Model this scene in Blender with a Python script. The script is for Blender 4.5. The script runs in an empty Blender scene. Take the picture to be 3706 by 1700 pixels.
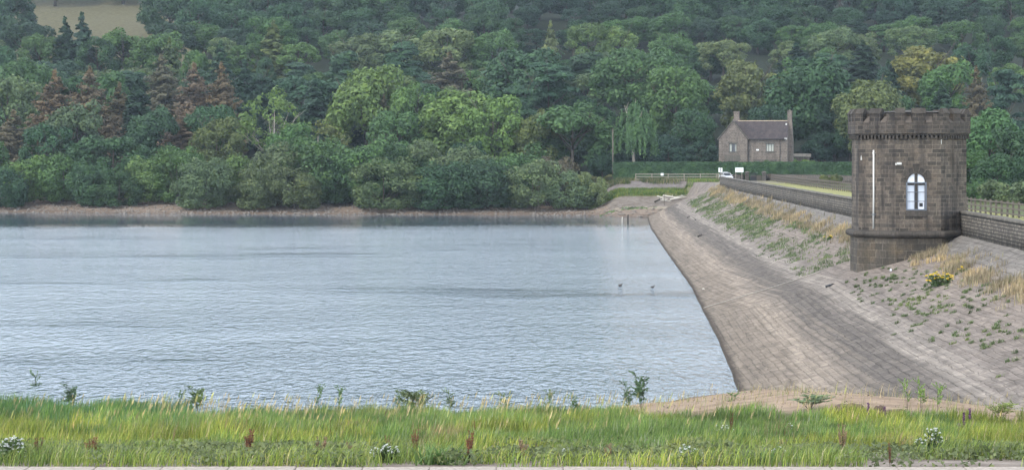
import bpy, math, random
import numpy as np
from mathutils import Vector, Matrix

# ---------------------------------------------------------------- camera, sky, sun, exposure
F, HX, HY, CZ = 8000.0, 1853.0, 550.0, 10.5      # focal length in photo pixels, principal column, horizon row, eye height over the water
scene = bpy.context.scene
col = scene.collection
R = math.radians
cam_d = bpy.data.cameras.new('camera'); cam = bpy.data.objects.new('camera', cam_d); col.objects.link(cam)
cam_d.sensor_width = 36.0; cam_d.lens = 36.0*F/3706.0
cam_d.shift_y = -(850.0-HY)/3706.0
cam_d.clip_start = 0.5; cam_d.clip_end = 6000
cam.location = (0, 0, CZ); cam.rotation_euler = (R(90), 0, 0)
scene.camera = cam

SUN_EL, SUN_AZ = 52.0, 232.0        # azimuth clockwise from +Y: behind the camera, over its left shoulder
world = bpy.data.worlds.new('World'); scene.world = world; world.use_nodes = True
wn, wl = world.node_tree.nodes, world.node_tree.links
bg = wn['Background']
sky = wn.new('ShaderNodeTexSky'); sky.sky_type = 'NISHITA'; sky.sun_disc = False
sky.sun_elevation = R(SUN_EL); sky.sun_rotation = R(SUN_AZ); sky.dust_density = 2.0; sky.air_density = 1.3; sky.altitude = 200
veil = wn.new('ShaderNodeMixRGB'); veil.inputs[0].default_value = 0.62; veil.inputs[2].default_value = (16.5, 18.0, 20.3, 1)
wl.new(sky.outputs[0], veil.inputs[1])
tc_ = wn.new('ShaderNodeTexCoord'); sx_ = wn.new('ShaderNodeSeparateXYZ'); wl.new(tc_.outputs['Generated'], sx_.inputs[0])      # overcast sky, shaped brighter towards the horizon than overhead to lighten the water
cr_ = wn.new('ShaderNodeValToRGB'); wl.new(sx_.outputs[2], cr_.inputs[0]); cr_.color_ramp.elements[0].color = (1,1,1,1); cr_.color_ramp.elements[0].position = .1; cr_.color_ramp.elements[1].color = (.2,.2,.2,1); cr_.color_ramp.elements[1].position = .9
mu_ = wn.new('ShaderNodeMixRGB'); mu_.blend_type = 'MULTIPLY'; mu_.inputs[0].default_value = 1; wl.new(veil.outputs[0], mu_.inputs[1]); wl.new(cr_.outputs[0], mu_.inputs[2])
wl.new(mu_.outputs[0], bg.inputs[0]); bg.inputs[1].default_value = 0.125
sun_d = bpy.data.lights.new('sun', 'SUN'); sun_d.energy = 1.35; sun_d.angle = R(12); sun_d.color = (1, 0.95, 0.87)
sun = bpy.data.objects.new('sun', sun_d); col.objects.link(sun)
_sd = Vector((math.sin(R(SUN_AZ))*math.cos(R(SUN_EL)), math.cos(R(SUN_AZ))*math.cos(R(SUN_EL)), math.sin(R(SUN_EL))))
sun.rotation_euler = _sd.to_track_quat('Z', 'Y').to_euler()
scene.view_settings.view_transform = 'Standard'; scene.view_settings.look = 'None'
scene.view_settings.exposure = 1.24; scene.view_settings.gamma = 1.0
scene.cycles.max_bounces = 6; scene.cycles.volume_bounces = 0; scene.cycles.transparent_max_bounces = 6
scene.cycles.use_denoising = True
HAZE_DENSITY = 0.0001

rng = np.random.default_rng(7)
random.seed(7)

# ---------------------------------------------------------------- helpers
def px(X, Y): return HX + F*X/Y
def at(x, y, Y): return Vector(((x-HX)*Y/F, Y, CZ-(y-HY)*Y/F))      # where the sight line of a photo pixel crosses depth Y
def tag(o, label=None, cat=None, group=None, kind=None):
    if label: o['label'] = label
    if cat: o['category'] = cat
    if group: o['group'] = group
    if kind: o['kind'] = kind
    return o
def empty(name, loc, rz=0.0):
    o = bpy.data.objects.new(name, None); col.objects.link(o); o.empty_display_size = .3
    o.location = loc; o.rotation_euler = (0, 0, rz); return o
def mesh_arrays(name, V, faces, mat, parent=None, smooth=False, colr=None, uv=None):
    """faces: list of integer arrays (n,k)"""
    me = bpy.data.meshes.new(name)
    V = np.asarray(V, np.float32); me.vertices.add(len(V)); me.vertices.foreach_set('co', V.ravel())
    loops = np.concatenate([np.asarray(f).ravel() for f in faces]).astype(np.int32)
    sizes = np.concatenate([np.full(len(f), np.asarray(f).shape[1]) for f in faces]).astype(np.int32)
    starts = np.concatenate([[0], np.cumsum(sizes)[:-1]]).astype(np.int32)
    me.loops.add(len(loops)); me.loops.foreach_set('vertex_index', loops)
    me.polygons.add(len(sizes)); me.polygons.foreach_set('loop_start', starts)
    if smooth: me.polygons.foreach_set('use_smooth', np.ones(len(sizes), bool))
    if uv is not None:
        l = me.uv_layers.new(name='UVMap'); l.data.foreach_set('uv', np.asarray(uv, np.float32)[loops].ravel())
    if colr is not None:
        a = me.color_attributes.new('col', 'FLOAT_COLOR', 'POINT')
        c = np.ones((len(V), 4), np.float32); c[:, :3] = colr; a.data.foreach_set('color', c.ravel())
    me.update(calc_edges=True); me.validate()
    if mat: me.materials.append(mat)
    o = bpy.data.objects.new(name, me); col.objects.link(o)
    if parent: o.parent = parent
    return o

class MB:
    """collects shapes and links them as ONE mesh; side faces get UVs in metres (run along the face, height)"""
    def __init__(s): s.v = []; s.f = []
    def add(s, vs, fs):
        b = len(s.v); s.v += [tuple(p) for p in vs]; s.f += [tuple(b+i for i in f) for f in fs]; return s
    def box(s, x0, x1, y0, y1, z0, z1, M=None):
        vs = [Vector(p) for p in ((x0,y0,z0),(x1,y0,z0),(x1,y1,z0),(x0,y1,z0),(x0,y0,z1),(x1,y0,z1),(x1,y1,z1),(x0,y1,z1))]
        if M is not None: vs = [M @ v for v in vs]
        return s.add(vs, [(0,3,2,1),(4,5,6,7),(0,1,5,4),(1,2,6,5),(2,3,7,6),(3,0,4,7)])
    def prism(s, pts, z0, z1, M=None):           # pts counter-clockwise, vertical extrusion
        n = len(pts); vs = [Vector((p[0],p[1],z0)) for p in pts]+[Vector((p[0],p[1],z1)) for p in pts]
        if M is not None: vs = [M @ v for v in vs]
        return s.add(vs, [tuple(range(n))[::-1], tuple(range(n,2*n))]+[(i,(i+1)%n,(i+1)%n+n,i+n) for i in range(n)])
    def front(s, pts, y0, y1, M=None):           # pts (x,z), extruded from y0 (front) to y1
        n = len(pts); vs = [Vector((p[0],y0,p[1])) for p in pts]+[Vector((p[0],y1,p[1])) for p in pts]
        if M is not None: vs = [M @ v for v in vs]
        return s.add(vs, [tuple(range(n)), tuple(range(n,2*n))[::-1]]+[(i,i+n,(i+1)%n+n,(i+1)%n) for i in range(n)])
    def tube(s, pts, rad, n=7, cap=True):
        pts = [Vector(p) for p in pts]; rad = rad if hasattr(rad, '__len__') else [rad]*len(pts)
        b = len(s.v); up = Vector((0,0,1))
        for i, p in enumerate(pts):
            d = (pts[min(i+1,len(pts)-1)]-pts[max(i-1,0)]).normalized()
            a = d.cross(up if abs(d.z) < .95 else Vector((1,0,0))).normalized(); c = a.cross(d)
            for k in range(n):
                t = 2*math.pi*k/n; s.v.append(tuple(p+(a*math.cos(t)+c*math.sin(t))*rad[i]))
        for i in range(len(pts)-1):
            for k in range(n):
                q = b+i*n; s.f.append((q+k, q+(k+1)%n, q+n+(k+1)%n, q+n+k))
        if cap: s.f.append(tuple(b+k for k in range(n))[::-1]); s.f.append(tuple(b+(len(pts)-1)*n+k for k in range(n)))
        return s
    def build(s, name, mat, parent=None, smooth=False, bevel=0):
        me = bpy.data.meshes.new(name); me.from_pydata(s.v, [], s.f); me.update()
        uv = me.uv_layers.new(name='UVMap')
        for p in me.polygons:
            n = p.normal
            for li in p.loop_indices:
                c = me.vertices[me.loops[li].vertex_index].co
                if abs(n.z) > .8: uv.data[li].uv = (c.x, c.y)
                else:
                    h = math.hypot(n.x, n.y) or 1; sl = math.sqrt(max(0, 1-n.z*n.z)) or 1
                    uv.data[li].uv = (-n.y/h*c.x + n.x/h*c.y, c.z/sl)
        if smooth: me.polygons.foreach_set('use_smooth', [True]*len(me.polygons))
        me.materials.append(mat)
        o = bpy.data.objects.new(name, me); col.objects.link(o)
        if parent: o.parent = parent
        if bevel:
            m = o.modifiers.new('bevel', 'BEVEL'); m.width = bevel; m.segments = 2; m.limit_method = 'ANGLE'
        return o

def smooth01(t): t = np.clip(t, 0, 1); return t*t*(3-2*t)
def vnoise(x, y, seed=0):                # cheap value noise for numpy arrays
    x = np.asarray(x, float); y = np.asarray(y, float)
    xi, yi = np.floor(x), np.floor(y); fx, fy = smooth01(x-xi), smooth01(y-yi)
    def h(a, b): v = np.sin(a*127.1+b*311.7+seed*74.7)*43758.5453; return v-np.floor(v)
    return (h(xi,yi)*(1-fx)+h(xi+1,yi)*fx)*(1-fy)+(h(xi,yi+1)*(1-fx)+h(xi+1,yi+1)*fx)*fy

# ---------------------------------------------------------------- materials
class NT:
    def __init__(s, name):
        s.m = bpy.data.materials.new(name); s.m.use_nodes = True; s.n = s.m.node_tree.nodes; s.l = s.m.node_tree.links
        s.b = s.n['Principled BSDF']
    def new(s, t, **kw):
        n = s.n.new(t)
        for k, v in kw.items(): setattr(n, k, v)
        return n
    def link(s, a, b): s.l.new(a, b)
    def coord(s, kind='Object', scale=(1,1,1)):
        t = s.new('ShaderNodeTexCoord'); m = s.new('ShaderNodeMapping'); m.inputs['Scale'].default_value = scale
        s.link(t.outputs[kind], m.inputs[0]); return m.outputs[0]
    def noise(s, vec, scale, detail=3, rough=.55, dist=0):
        n = s.new('ShaderNodeTexNoise'); n.inputs['Scale'].default_value = scale; n.inputs['Detail'].default_value = detail
        n.inputs['Roughness'].default_value = rough; n.inputs['Distortion'].default_value = dist
        if vec is not None: s.link(vec, n.inputs['Vector'])
        return n.outputs['Fac']
    def ramp(s, fac, stops):
        r = s.new('ShaderNodeValToRGB'); e = r.color_ramp.elements
        while len(e) < len(stops): e.new(.5)
        for i, (p, c) in enumerate(stops):
            e[i].position = p; e[i].color = (c[0],c[1],c[2],1) if hasattr(c,'__len__') else (c,c,c,1)
        s.link(fac, r.inputs[0]); return r.outputs[0]
    def mix(s, a, b, fac, mode='MIX'):
        m = s.new('ShaderNodeMixRGB', blend_type=mode)
        for i, v in ((0,fac),(1,a),(2,b)):
            if isinstance(v, bpy.types.NodeSocket): s.link(v, m.inputs[i])
            elif hasattr(v,'__len__'): m.inputs[i].default_value = (v[0],v[1],v[2],1)
            else: m.inputs[i].default_value = v if i == 0 else (v,v,v,1)
        return m.outputs[0]
    def math(s, op, a, b=0.0):
        m = s.new('ShaderNodeMath', operation=op)
        for i, v in ((0,a),(1,b)):
            if isinstance(v, bpy.types.NodeSocket): s.link(v, m.inputs[i])
            else: m.inputs[i].default_value = v
        return m.outputs[0]
    def bump(s, h, strength=.5, dist=.02):
        b = s.new('ShaderNodeBump'); b.inputs['Strength'].default_value = strength; b.inputs['Distance'].default_value = dist
        s.link(h, b.inputs['Height']); s.link(b.outputs[0], s.b.inputs['Normal'])
    def base(s, c, rough=.85, spec=.3):
        if isinstance(c, bpy.types.NodeSocket): s.link(c, s.b.inputs['Base Color'])
        else: s.b.inputs['Base Color'].default_value = (c[0],c[1],c[2],1)
        s.b.inputs['Roughness'].default_value = rough; s.b.inputs['Specular IOR Level'].default_value = spec
        return s.m

def plain(name, c, rough=.6, spec=.4, var=.25, scale=3.0):
    t = NT(name); f = t.noise(t.coord(), scale, 4)
    cc = t.mix(c, [x*(1-var) for x in c], f); return t.base(cc, rough, spec)

def masonry(name, c1, c2, mortar, bw, rh, ms, stain=(.03,.028,.026), stain_amt=.5, warm=None, wob=.02, bumpd=.03, pale=None, seed=0.):
    t = NT(name); uv = t.coord('UV')
    wn_ = t.new('ShaderNodeTexNoise'); wn_.inputs['Scale'].default_value = 2.5; t.link(uv, wn_.inputs['Vector'])
    wob_v = t.new('ShaderNodeVectorMath', operation='MULTIPLY_ADD'); t.link(wn_.outputs['Color'], wob_v.inputs[0])
    wob_v.inputs[1].default_value = (wob*2.5, wob, 0); t.link(uv, wob_v.inputs[2])
    b = t.new('ShaderNodeTexBrick'); t.link(wob_v.outputs[0], b.inputs['Vector']); b.offset = .45; b.squash = .8; b.squash_frequency = 3
    b.inputs['Scale'].default_value = 1; b.inputs['Brick Width'].default_value = bw; b.inputs['Row Height'].default_value = rh
    b.inputs['Mortar Size'].default_value = ms; b.inputs['Mortar Smooth'].default_value = .4
    b.inputs['Color1'].default_value = (*c1,1); b.inputs['Color2'].default_value = (*c2,1); b.inputs['Mortar'].default_value = (*mortar,1)
    obj = t.coord('Object')
    c = b.outputs['Color']
    if warm: c = t.mix(c, warm, t.ramp(t.noise(obj, .9, 3), [(.5,0),(.75,.65)]))
    c = t.mix(c, .35, t.math('MULTIPLY', t.noise(obj, 9, 5, .7), .9), 'MULTIPLY') if False else t.mix(c, [.55]*3, t.ramp(t.noise(obj, 7, 5, .7), [(.35,1),(.7,0)]), 'MULTIPLY')
    st = t.noise(t.coord('Object', (1.3,1.3,.16)), 1.0, 4, .6)
    c = t.mix(c, stain, t.math('MULTIPLY', t.ramp(st, [(.45,0),(.68,1)]), stain_amt))
    if pale: c = t.mix(c, pale, t.math('MULTIPLY', t.ramp(t.noise(obj, 2.3, 4, .7), [(.58,0),(.72,1)]), .6))
    h = t.math('ADD', t.math('MULTIPLY', b.outputs['Fac'], -1.0), t.math('MULTIPLY', t.noise(obj, 8, 5, .65), .8))
    t.bump(h, .8, bumpd)
    return t.base(c, .92, .2)

M_TOWER = masonry('tower_stone', (.185,.152,.12), (.068,.06,.051), (.25,.21,.165), .58, .262, .019, wob=.018, warm=(.17,.13,.095), stain=(.022,.02,.02), stain_amt=.9)
M_PARAPET = masonry('tower_parapet_stone', (.125,.105,.088), (.052,.047,.042), (.19,.16,.125), .55, .25, .017, wob=.018, warm=(.13,.1,.075), stain=(.022,.02,.02), stain_amt=.9)
M_TOWER_BASE = masonry('tower_base_stone', (.165,.138,.108), (.075,.066,.055), (.22,.19,.15), .95, .46, .018, warm=(.22,.165,.1), stain=(.03,.028,.024), stain_amt=.6)
M_TRIM = masonry('tower_trim_stone', (.1,.086,.072), (.07,.062,.053), (.03,.027,.025), 1.1, .9, .012, stain=(.02,.02,.02), stain_amt=.6)
M_COPE_D = plain('dark_dressed_stone', (.12,.1,.083), .9, .2, var=.35, scale=3)
M_WALL = masonry('parapet_stone', (.25,.22,.18), (.12,.105,.088), (.04,.036,.032), .42, .2, .035, stain=(.035,.034,.03), stain_amt=.5, wob=.09, bumpd=.06)
M_COPE = masonry('coping_stone', (.2,.18,.15), (.14,.127,.108), (.03,.028,.026), .95, 3., .02, stain=(.05,.047,.04), stain_amt=.6)
M_ROADWALL = masonry('road_wall_stone', (.2,.17,.14), (.12,.105,.09), (.06,.055,.05), .5, .24, .03, stain=(.06,.055,.05), stain_amt=.4, wob=.08)
M_HOUSE = masonry('cottage_stone', (.245,.2,.165), (.15,.125,.108), (.33,.29,.24), .6, .29, .028, stain=(.075,.065,.058), stain_amt=.5, seed=2)
M_SLATE = masonry('slate_tiles', (.088,.07,.07), (.06,.052,.055), (.035,.032,.034), .4, .3, .015, stain=(.12,.1,.09), stain_amt=.35)
M_FARBANK = masonry('far_pitching_stone', (.3,.26,.23), (.2,.18,.165), (.1,.09,.08), .7, .35, .03, stain=(.12,.11,.1), stain_amt=.5, wob=.1)
M_RIDGE = plain('ridge_tile', (.5,.4,.28), .8)
M_WHITE = plain('white_paint', (.58,.57,.53), .5, var=.08)
M_SIGN = plain('sign_white', (.85,.87,.86), .45, var=.05)
M_GREY = plain('grey_paint', (.12,.14,.17), .5, var=.15)
M_BLACK = plain('black_paint', (.012,.012,.014), .4)
M_BLIND = plain('blind', (.62,.66,.72), .6, var=.06, scale=1)
M_PANEW = plain('white_board', (.8,.83,.88), .5, var=.03)
M_WOOD = plain('weathered_timber', (.14,.12,.1), .85, .2, var=.4, scale=6)
M_WOODPALE = plain('pale_timber', (.38,.34,.27), .85, .2, var=.35, scale=6)
M_BLEACH = plain('bleached_wood', (.58,.54,.47), .85, .2, var=.4, scale=5)
M_DARKWOOD = plain('dark_wet_wood', (.045,.038,.03), .7, .3, var=.5, scale=5)
M_BARK = plain('bark', (.09,.075,.06), .9, .2, var=.5, scale=2)
M_BIRCHBARK = plain('birch_bark', (.42,.37,.31), .8, .2, var=.55, scale=2.5)
M_ROCK = plain('boulder_rock', (.15,.105,.085), .9, .2, var=.6, scale=4)
M_CABLE = plain('cable', (.34,.31,.27), .8)
t = NT('window_glass'); M_GLASS = t.base((.02,.025,.03), .05, .6)
t = NT('car_paint'); t.b.inputs['Coat Weight'].default_value = .5; M_CAR = t.base((.6,.61,.63), .3, .5)
M_CURTAIN = plain('curtain', (.45,.46,.4), .8)
M_FLOWER_W = plain('white_petals', (.6,.62,.6), .7, var=.2); M_FLOWER_Y = plain('yellow_petals', (.75,.52,.03), .7, var=.3)
M_PURPLE = plain('purple_spike', (.16,.07,.15), .8, var=.4)

def leafmat(name, trans=.25, obj_color=True, vs=.55):
    t = NT(name); oc = t.coord('Object')
    oi = t.new('ShaderNodeObjectInfo')
    if obj_color: base = oi.outputs['Color']
    else:
        a = t.new('ShaderNodeAttribute'); a.attribute_name = 'col'; base = a.outputs['Color']
    add = t.new('ShaderNodeVectorMath', operation='ADD'); t.link(oc, add.inputs[0]); t.link(oi.outputs['Random'], add.inputs[1])
    f = t.noise(add.outputs[0], vs, 3, .6)
    c = t.mix(t.mix(base, (.5,.52,.5), t.ramp(f, [(.3,1),(.52,0)]), 'MULTIPLY'), (1.9,1.65,1.15), t.ramp(f, [(.52,0),(.75,.75)]), 'MULTIPLY')
    c = t.mix(c, (1.5,1.5,1.3), t.ramp(t.noise(oc, 6, 2), [(.5,0),(.75,.7)]), 'MULTIPLY')
    t.base(c, .6, .25)
    tr = t.new('ShaderNodeBsdfTranslucent'); t.link(c, tr.inputs[0]); mx = t.new('ShaderNodeMixShader'); mx.inputs[0].default_value = trans
    t.link(t.b.outputs[0], mx.inputs[1]); t.link(tr.outputs[0], mx.inputs[2]); t.link(mx.outputs[0], t.n['Material Output'].inputs[0])
    return t.m
M_LEAF = leafmat('leaves'); M_BLADE = leafmat('blades', .3, False, .25); M_WEED = leafmat('small_leaves', .25, True, 1.5)

# ---------------------------------------------------------------- the lie of the land
P_NEAR = np.array([(-80,5.6),(34,5.62),(36,5.45),(40,5.05),(50,3.9),(60,2.8),(70,1.8),(80,.8),(86,.25),(88,0),(95,-.8),(110,-2.5),(125,-4)])
P_FAR = np.array([(-40,-4),(-8,-.8),(0,0),(5,.5),(12,1.3),(27,2.8),(50,5.6),(77,9),(127,17),(187,28),(227,36),(267,45.5),(357,58.4),(427,75),(527,100),(727,140),(1400,190)])
def shore_near(X): return np.interp(X, [-10,0,3.9,10,14.8,17,30], [88,88.9,90.5,97.3,95,92.5,88])
def shore_far(X): return np.interp(X, [-110,-87,-60,0,20,23,40,60], [388,386,376,370,364,357,357,357])
def z_near(X, Y):
    X, Y = np.asarray(X,float), np.asarray(Y,float)
    return np.interp(Y, P_NEAR[:,0], P_NEAR[:,1]) + .11*(shore_near(X)-88)*smooth01((Y-58)/18) + (vnoise(X*.4,Y*.4,3)-.5)*.16*smooth01((Y-36)/10)
def z_far(X, Y):
    X, Y = np.asarray(X,float), np.asarray(Y,float)
    z = np.interp(Y-shore_far(X), P_FAR[:,0], P_FAR[:,1])
    z = z + (vnoise(X/70,Y/70,5)-.5)*6*smooth01((Y-430)/120) + (vnoise(X*.3,Y*.3,6)-.5)*.25
    # made ground of the terrace by the cottage: revetment rising to the flat
    Yt = np.minimum(Y+42*smooth01((X-29.5)/3), np.maximum(Y, 389))
    tz = np.interp(Yt, [340,352,357,363,370,375,383,388.2,388.5,425], [-3,-.6,0,.9,1.95,3.3,3.94,5.28,5.4,5.6])
    w = smooth01((X-13)/6)*(1-smooth01((Y-418)/25))*(X < 60)+(X >= 60)*(1-smooth01((Y-418)/25)); return z*(1-w)+np.maximum(np.where(Y>395,z,-4),tz)*w
def z_right(X, Y):
    X, Y = np.asarray(X,float), np.asarray(Y,float)
    e = np.interp(Y, [60,168,187,277,326,400], [38,39.5,39.6,43.4,44.2,46.5])
    z = -4+smooth01((X-e+3)/2.5)*9.28
    return np.where(X > e+3, 5.28-np.clip(X-e-3,0,25)*.045, z)*1.0 - 30*smooth01((55-Y)/20)
def z_land(X, Y): return np.maximum(np.maximum(z_near(X,Y), z_far(X,Y)), np.maximum(z_right(X,Y), -4))

# dam face: crest wall line and waterline, both as functions of Y
DW = np.array([(55,26.0),(90,27.0),(118,27.8),(140,28.8),(155,28.2),(178,28.0),(215,28.9),(249,29.8),(286,30.7),(320,31.6),(342,32.4),(360,33)])
WL = np.array([(55,6.8),(80,8.6),(97,9.95),(123.5,11.5),(171,13.9),(240,16.5),(300,18.9),(340,20.9),(357,21.9),(365,22.5)])
def wall_x(Y): return np.interp(Y, DW[:,0], DW[:,1])
def water_x(Y): return np.interp(Y, WL[:,0], WL[:,1])
UZ = np.array([(0,5.3),(.05,4.95),(.15,4.1),(.6,1.85),(1,0),(1.25,-1.2)])
def dam_pt(u, Y):
    a, b = wall_x(Y), water_x(Y)
    return a+(b-a)*u, np.interp(u, UZ[:,0], UZ[:,1])
def z_dam(X, Y):
    u = (wall_x(Y)-X)/(wall_x(Y)-water_x(Y)); return np.where((u >= -.02)&(Y < 364), np.interp(u, UZ[:,0], UZ[:,1]), -9)
def hit(x, y, zf=None, near=34, far=900):
    """first ground point along the sight line of a photo pixel"""
    Y = np.arange(near, far, .25); X = (x-HX)*Y/F; Z = CZ-(y-HY)*Y/F
    g = (zf or (lambda a,b: np.maximum(z_land(a,b), z_dam(a,b))))(X, Y)
    i = int(np.argmax(g >= Z)); return Vector((X[i], Y[i], float(g[i])))

# terrain sheet
def steps(*segs):
    a = [];
    for s0, s1, d in segs: a += list(np.arange(s0, s1, d))
    return np.array(a+[segs[-1][1]])
gx = steps((-900,-300,40),(-300,-60,5),(-60,-25,1.5),(-25,25,.8),(25,70,1.5),(70,300,5),(300,900,40))
gy = steps((-80,30,10),(30,100,.8),(100,125,3),(125,335,12),(335,440,1.2),(440,760,5),(760,1500,35))
GX, GY = np.meshgrid(gx, gy)
GZ = z_land(GX, GY)
def zone_colors(X, Y, Z):
    c = np.zeros(X.shape+(3,)); c[:] = (.018,.026,.014)                                     # forest floor
    n = vnoise(X*.25,Y*.25,9)
    beach = (Y > 340)&(Z < 2.2)&(X < 24)
    c[beach] = np.array([.24,.19,.15])
    wet = beach&(Z < .35); c[wet] = (.17,.13,.1)
    fl = (Y > 598)&(Y < 760)&(X > -190)&(X < -88); c[fl] = (.12,.112,.06)
    near = Y < 125
    sand = np.array([.33,.25,.18]); soil = np.array([.12,.12,.06])
    gy_ = np.interp(X, [-6,0,4,7,20], [90,84,75,70,66])
    w = smooth01((Y-gy_+1.5+2*n)/3)[...,None]; cn = soil*(1-w)+sand*w
    wetn = smooth01((.22-Z)/.15)[...,None]; cn = cn*(1-wetn)+np.array([.13,.1,.075])*wetn
    grav = smooth01((43+3*n-Y)/5)[...,None]; cn = cn*(1-grav)+np.array([.25,.215,.185])*grav
    c[near] = cn[near]
    terr = (X > 14)&(Y > 374)&(Y < 384); c[terr&(Z<4.1)] = (.13,.14,.05)
    st = (X > 16)&(X < 40)&(Y >= 383)&(Y < 389); c[st] = (.19,.17,.16)
    st = (X > 16)&(X < 40)&(Y >= 364)&(Y < 374); c[st] = (.2,.175,.15)
    pale = (X > 16)&(X < 40)&(Y >= 364.4)&(Y < 366.2); c[pale] = (.33,.29,.23)
    top = (X > 14)&(Y >= 389)&(Y < 420); c[top] = (.13,.14,.055)
    cr = (X > 30.5)&(X < 48)&(Y > 335)&(Y < 389); c[cr] = (.21,.185,.165)
    dn = (X > 40)&(Y > 60)&(Y < 356); c[dn] = (.1,.12,.045)
    return c
nx, ny = len(gx), len(gy)
idx = np.arange(nx*ny).reshape(ny, nx)
q = np.stack([idx[:-1,:-1], idx[:-1,1:], idx[1:,1:], idx[1:,:-1]], -1).reshape(-1,4)
t = NT('ground'); a = t.new('ShaderNodeAttribute'); a.attribute_name = 'col'; oc = t.coord()
c = t.mix(a.outputs['Color'], (.55,.52,.5), t.ramp(t.noise(oc,.9,6,.7), [(.35,1),(.65,0)]), 'MULTIPLY')
c = t.mix(c, (1.35,1.3,1.25), t.ramp(t.noise(oc,5,5,.8), [(.5,0),(.7,1)]), 'MULTIPLY')
t.bump(t.noise(oc,4,6,.7), .7, .12); M_GROUND = t.base(c, .95, .15)
o = mesh_arrays('ground', np.stack([GX,GY,GZ],-1).reshape(-1,3), [q], M_GROUND, smooth=True, colr=zone_colors(GX,GY,GZ).reshape(-1,3)); tag(o, 'valley ground: grassy near bank, shingle shore and wooded hillside', 'ground', kind='structure')

# dam face (pitched stone)
ys = steps((58,120,1.0),(120,364,2.0)); us = np.concatenate([np.linspace(0,.05,3),np.linspace(.06,.15,5)[:],np.linspace(.18,1.25,46)])
YY, UU = np.meshgrid(ys, us); XX, ZZ = dam_pt(UU, YY)
ZZ = ZZ + (vnoise(XX*.7,YY*.35,11)-.5)*np.interp(UU,[0,.03,.2,.8,1],[0,.1,.14,.08,.02])
slen = UU*(wall_x(YY)-water_x(YY))*1.05
idx = np.arange(YY.size).reshape(YY.shape); q = np.stack([idx[:-1,:-1], idx[1:,:-1], idx[1:,1:], idx[:-1,1:]], -1).reshape(-1,4)
t = NT('dam_pitching'); uv = t.coord('UV'); oc = t.coord()
w_ = t.new('ShaderNodeTexNoise'); w_.inputs['Scale'].default_value = 1.3; w_.inputs['Detail'].default_value = 4; t.link(uv, w_.inputs['Vector'])
wv = t.new('ShaderNodeVectorMath', operation='MULTIPLY_ADD'); t.link(w_.outputs['Color'], wv.inputs[0]); wv.inputs[1].default_value = (.5,.34,0); t.link(uv, wv.inputs[2])
b = t.new('ShaderNodeTexBrick'); t.link(wv.outputs[0], b.inputs['Vector']); b.offset = .5; b.squash = .7; b.squash_frequency = 2
for k, v in (('Scale',1),('Brick Width',.7),('Row Height',.4),('Mortar Size',.026),('Mortar Smooth',.6)): b.inputs[k].default_value = v
b.inputs['Color1'].default_value = (1.2,1.2,1.15,1); b.inputs['Color2'].default_value = (.82,.82,.82,1); b.inputs['Mortar'].default_value = (.4,.38,.36,1)
sep = t.new('ShaderNodeSeparateXYZ'); t.link(oc, sep.inputs[0])
zz = t.math('ADD', sep.outputs[2], t.math('MULTIPLY', t.math('SUBTRACT', t.noise(t.coord('UV',(.05,2.2,1)), 1, 5), .5), 1.1))
zf_ = t.math('DIVIDE', zz, 5.4)
c = t.ramp(zf_, [(0,(.2,.165,.138)),(.12,(.235,.193,.162)),(.17,(.31,.257,.217)),(.22,(.215,.18,.156)),(.28,(.135,.117,.107)),(.34,(.165,.142,.13)),(.39,(.3,.262,.238)),(.45,(.22,.187,.172)),(.6,(.25,.208,.186)),(.74,(.25,.208,.186)),(.82,(.215,.195,.185)),(1,(.21,.193,.185))])
c = t.mix(c, (.32,.3,.28), t.ramp(sep.outputs[2], [(.03,1),(.13,0)]), 'MULTIPLY')
c = t.mix(c, b.outputs['Color'], t.ramp(t.noise(oc,2.2,4,.7),[(.4,.05),(.6,.68)]), 'MULTIPLY')
c = t.mix(c, (.6,.6,.6), t.ramp(t.noise(t.coord('UV',(.1,3.4,1)), 1.0, 6, .75), [(.42,.6),(.54,0)]), 'MULTIPLY')
c = t.mix(c, (1.4,1.38,1.34), t.ramp(t.noise(oc, 2.2, 5, .75), [(.55,0),(.72,.8)]), 'MULTIPLY')
c = t.mix(c, (.86,.86,.82), 1.0, 'MULTIPLY')
vo = t.new('ShaderNodeTexVoronoi'); vo.inputs['Scale'].default_value = 1.0; t.link(t.coord('UV',(1.3,2.3,1)), vo.inputs['Vector']); vs_ = t.new('ShaderNodeSeparateXYZ'); t.link(vo.outputs['Color'], vs_.inputs[0]); c = t.mix(c, t.ramp(vs_.outputs[0], [(0,.74),(1,1.22)]), .8, 'MULTIPLY')
h = t.math('ADD', t.math('MULTIPLY', b.outputs['Fac'], -.55), t.math('MULTIPLY', t.noise(oc, 3.5, 5, .7), .9))
t.bump(h, .9, .07); M_DAM = t.base(c, .93, .15)
o = mesh_arrays('dam_slope', np.stack([XX,YY,ZZ],-1).reshape(-1,3), [q], M_DAM, smooth=True, uv=np.stack([YY,slen],-1).reshape(-1,2))
tag(o, 'long stone pitched face of the dam sloping into the water', 'dam', kind='structure')

# crest: turf between the parapet and the fence
def fence_x(Y): return np.interp(Y, [60,120,168,187,277,326,400], [38,38.5,39,39,42.9,43.7,46])
ys = steps((58,392,2.0)); fr = np.array([0,.08,.3,.6,.85,1]); YY, FF = np.meshgrid(ys, fr)
XX = (wall_x(YY)+.35)*(1-FF)+(fence_x(YY)+1.4)*FF; ZZ = 5.4+(vnoise(XX,YY*.5,4)-.5)*.08
idx = np.arange(YY.size).reshape(YY.shape); q = np.stack([idx[:-1,:-1], idx[:-1,1:], idx[1:,1:], idx[1:,:-1]], -1).reshape(-1,4)
t = NT('crest_turf'); oc = t.coord(); c = t.mix((.26,.27,.095), (.33,.3,.15), t.noise(oc,.5,4)); c = t.mix(c,(.6,.62,.55),t.ramp(t.noise(oc,3,5,.7),[(.4,1),(.6,0)]),'MULTIPLY')
t.bump(t.noise(oc,6,4),.6,.05); M_TURF = t.base(c,.95,.1)
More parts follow.
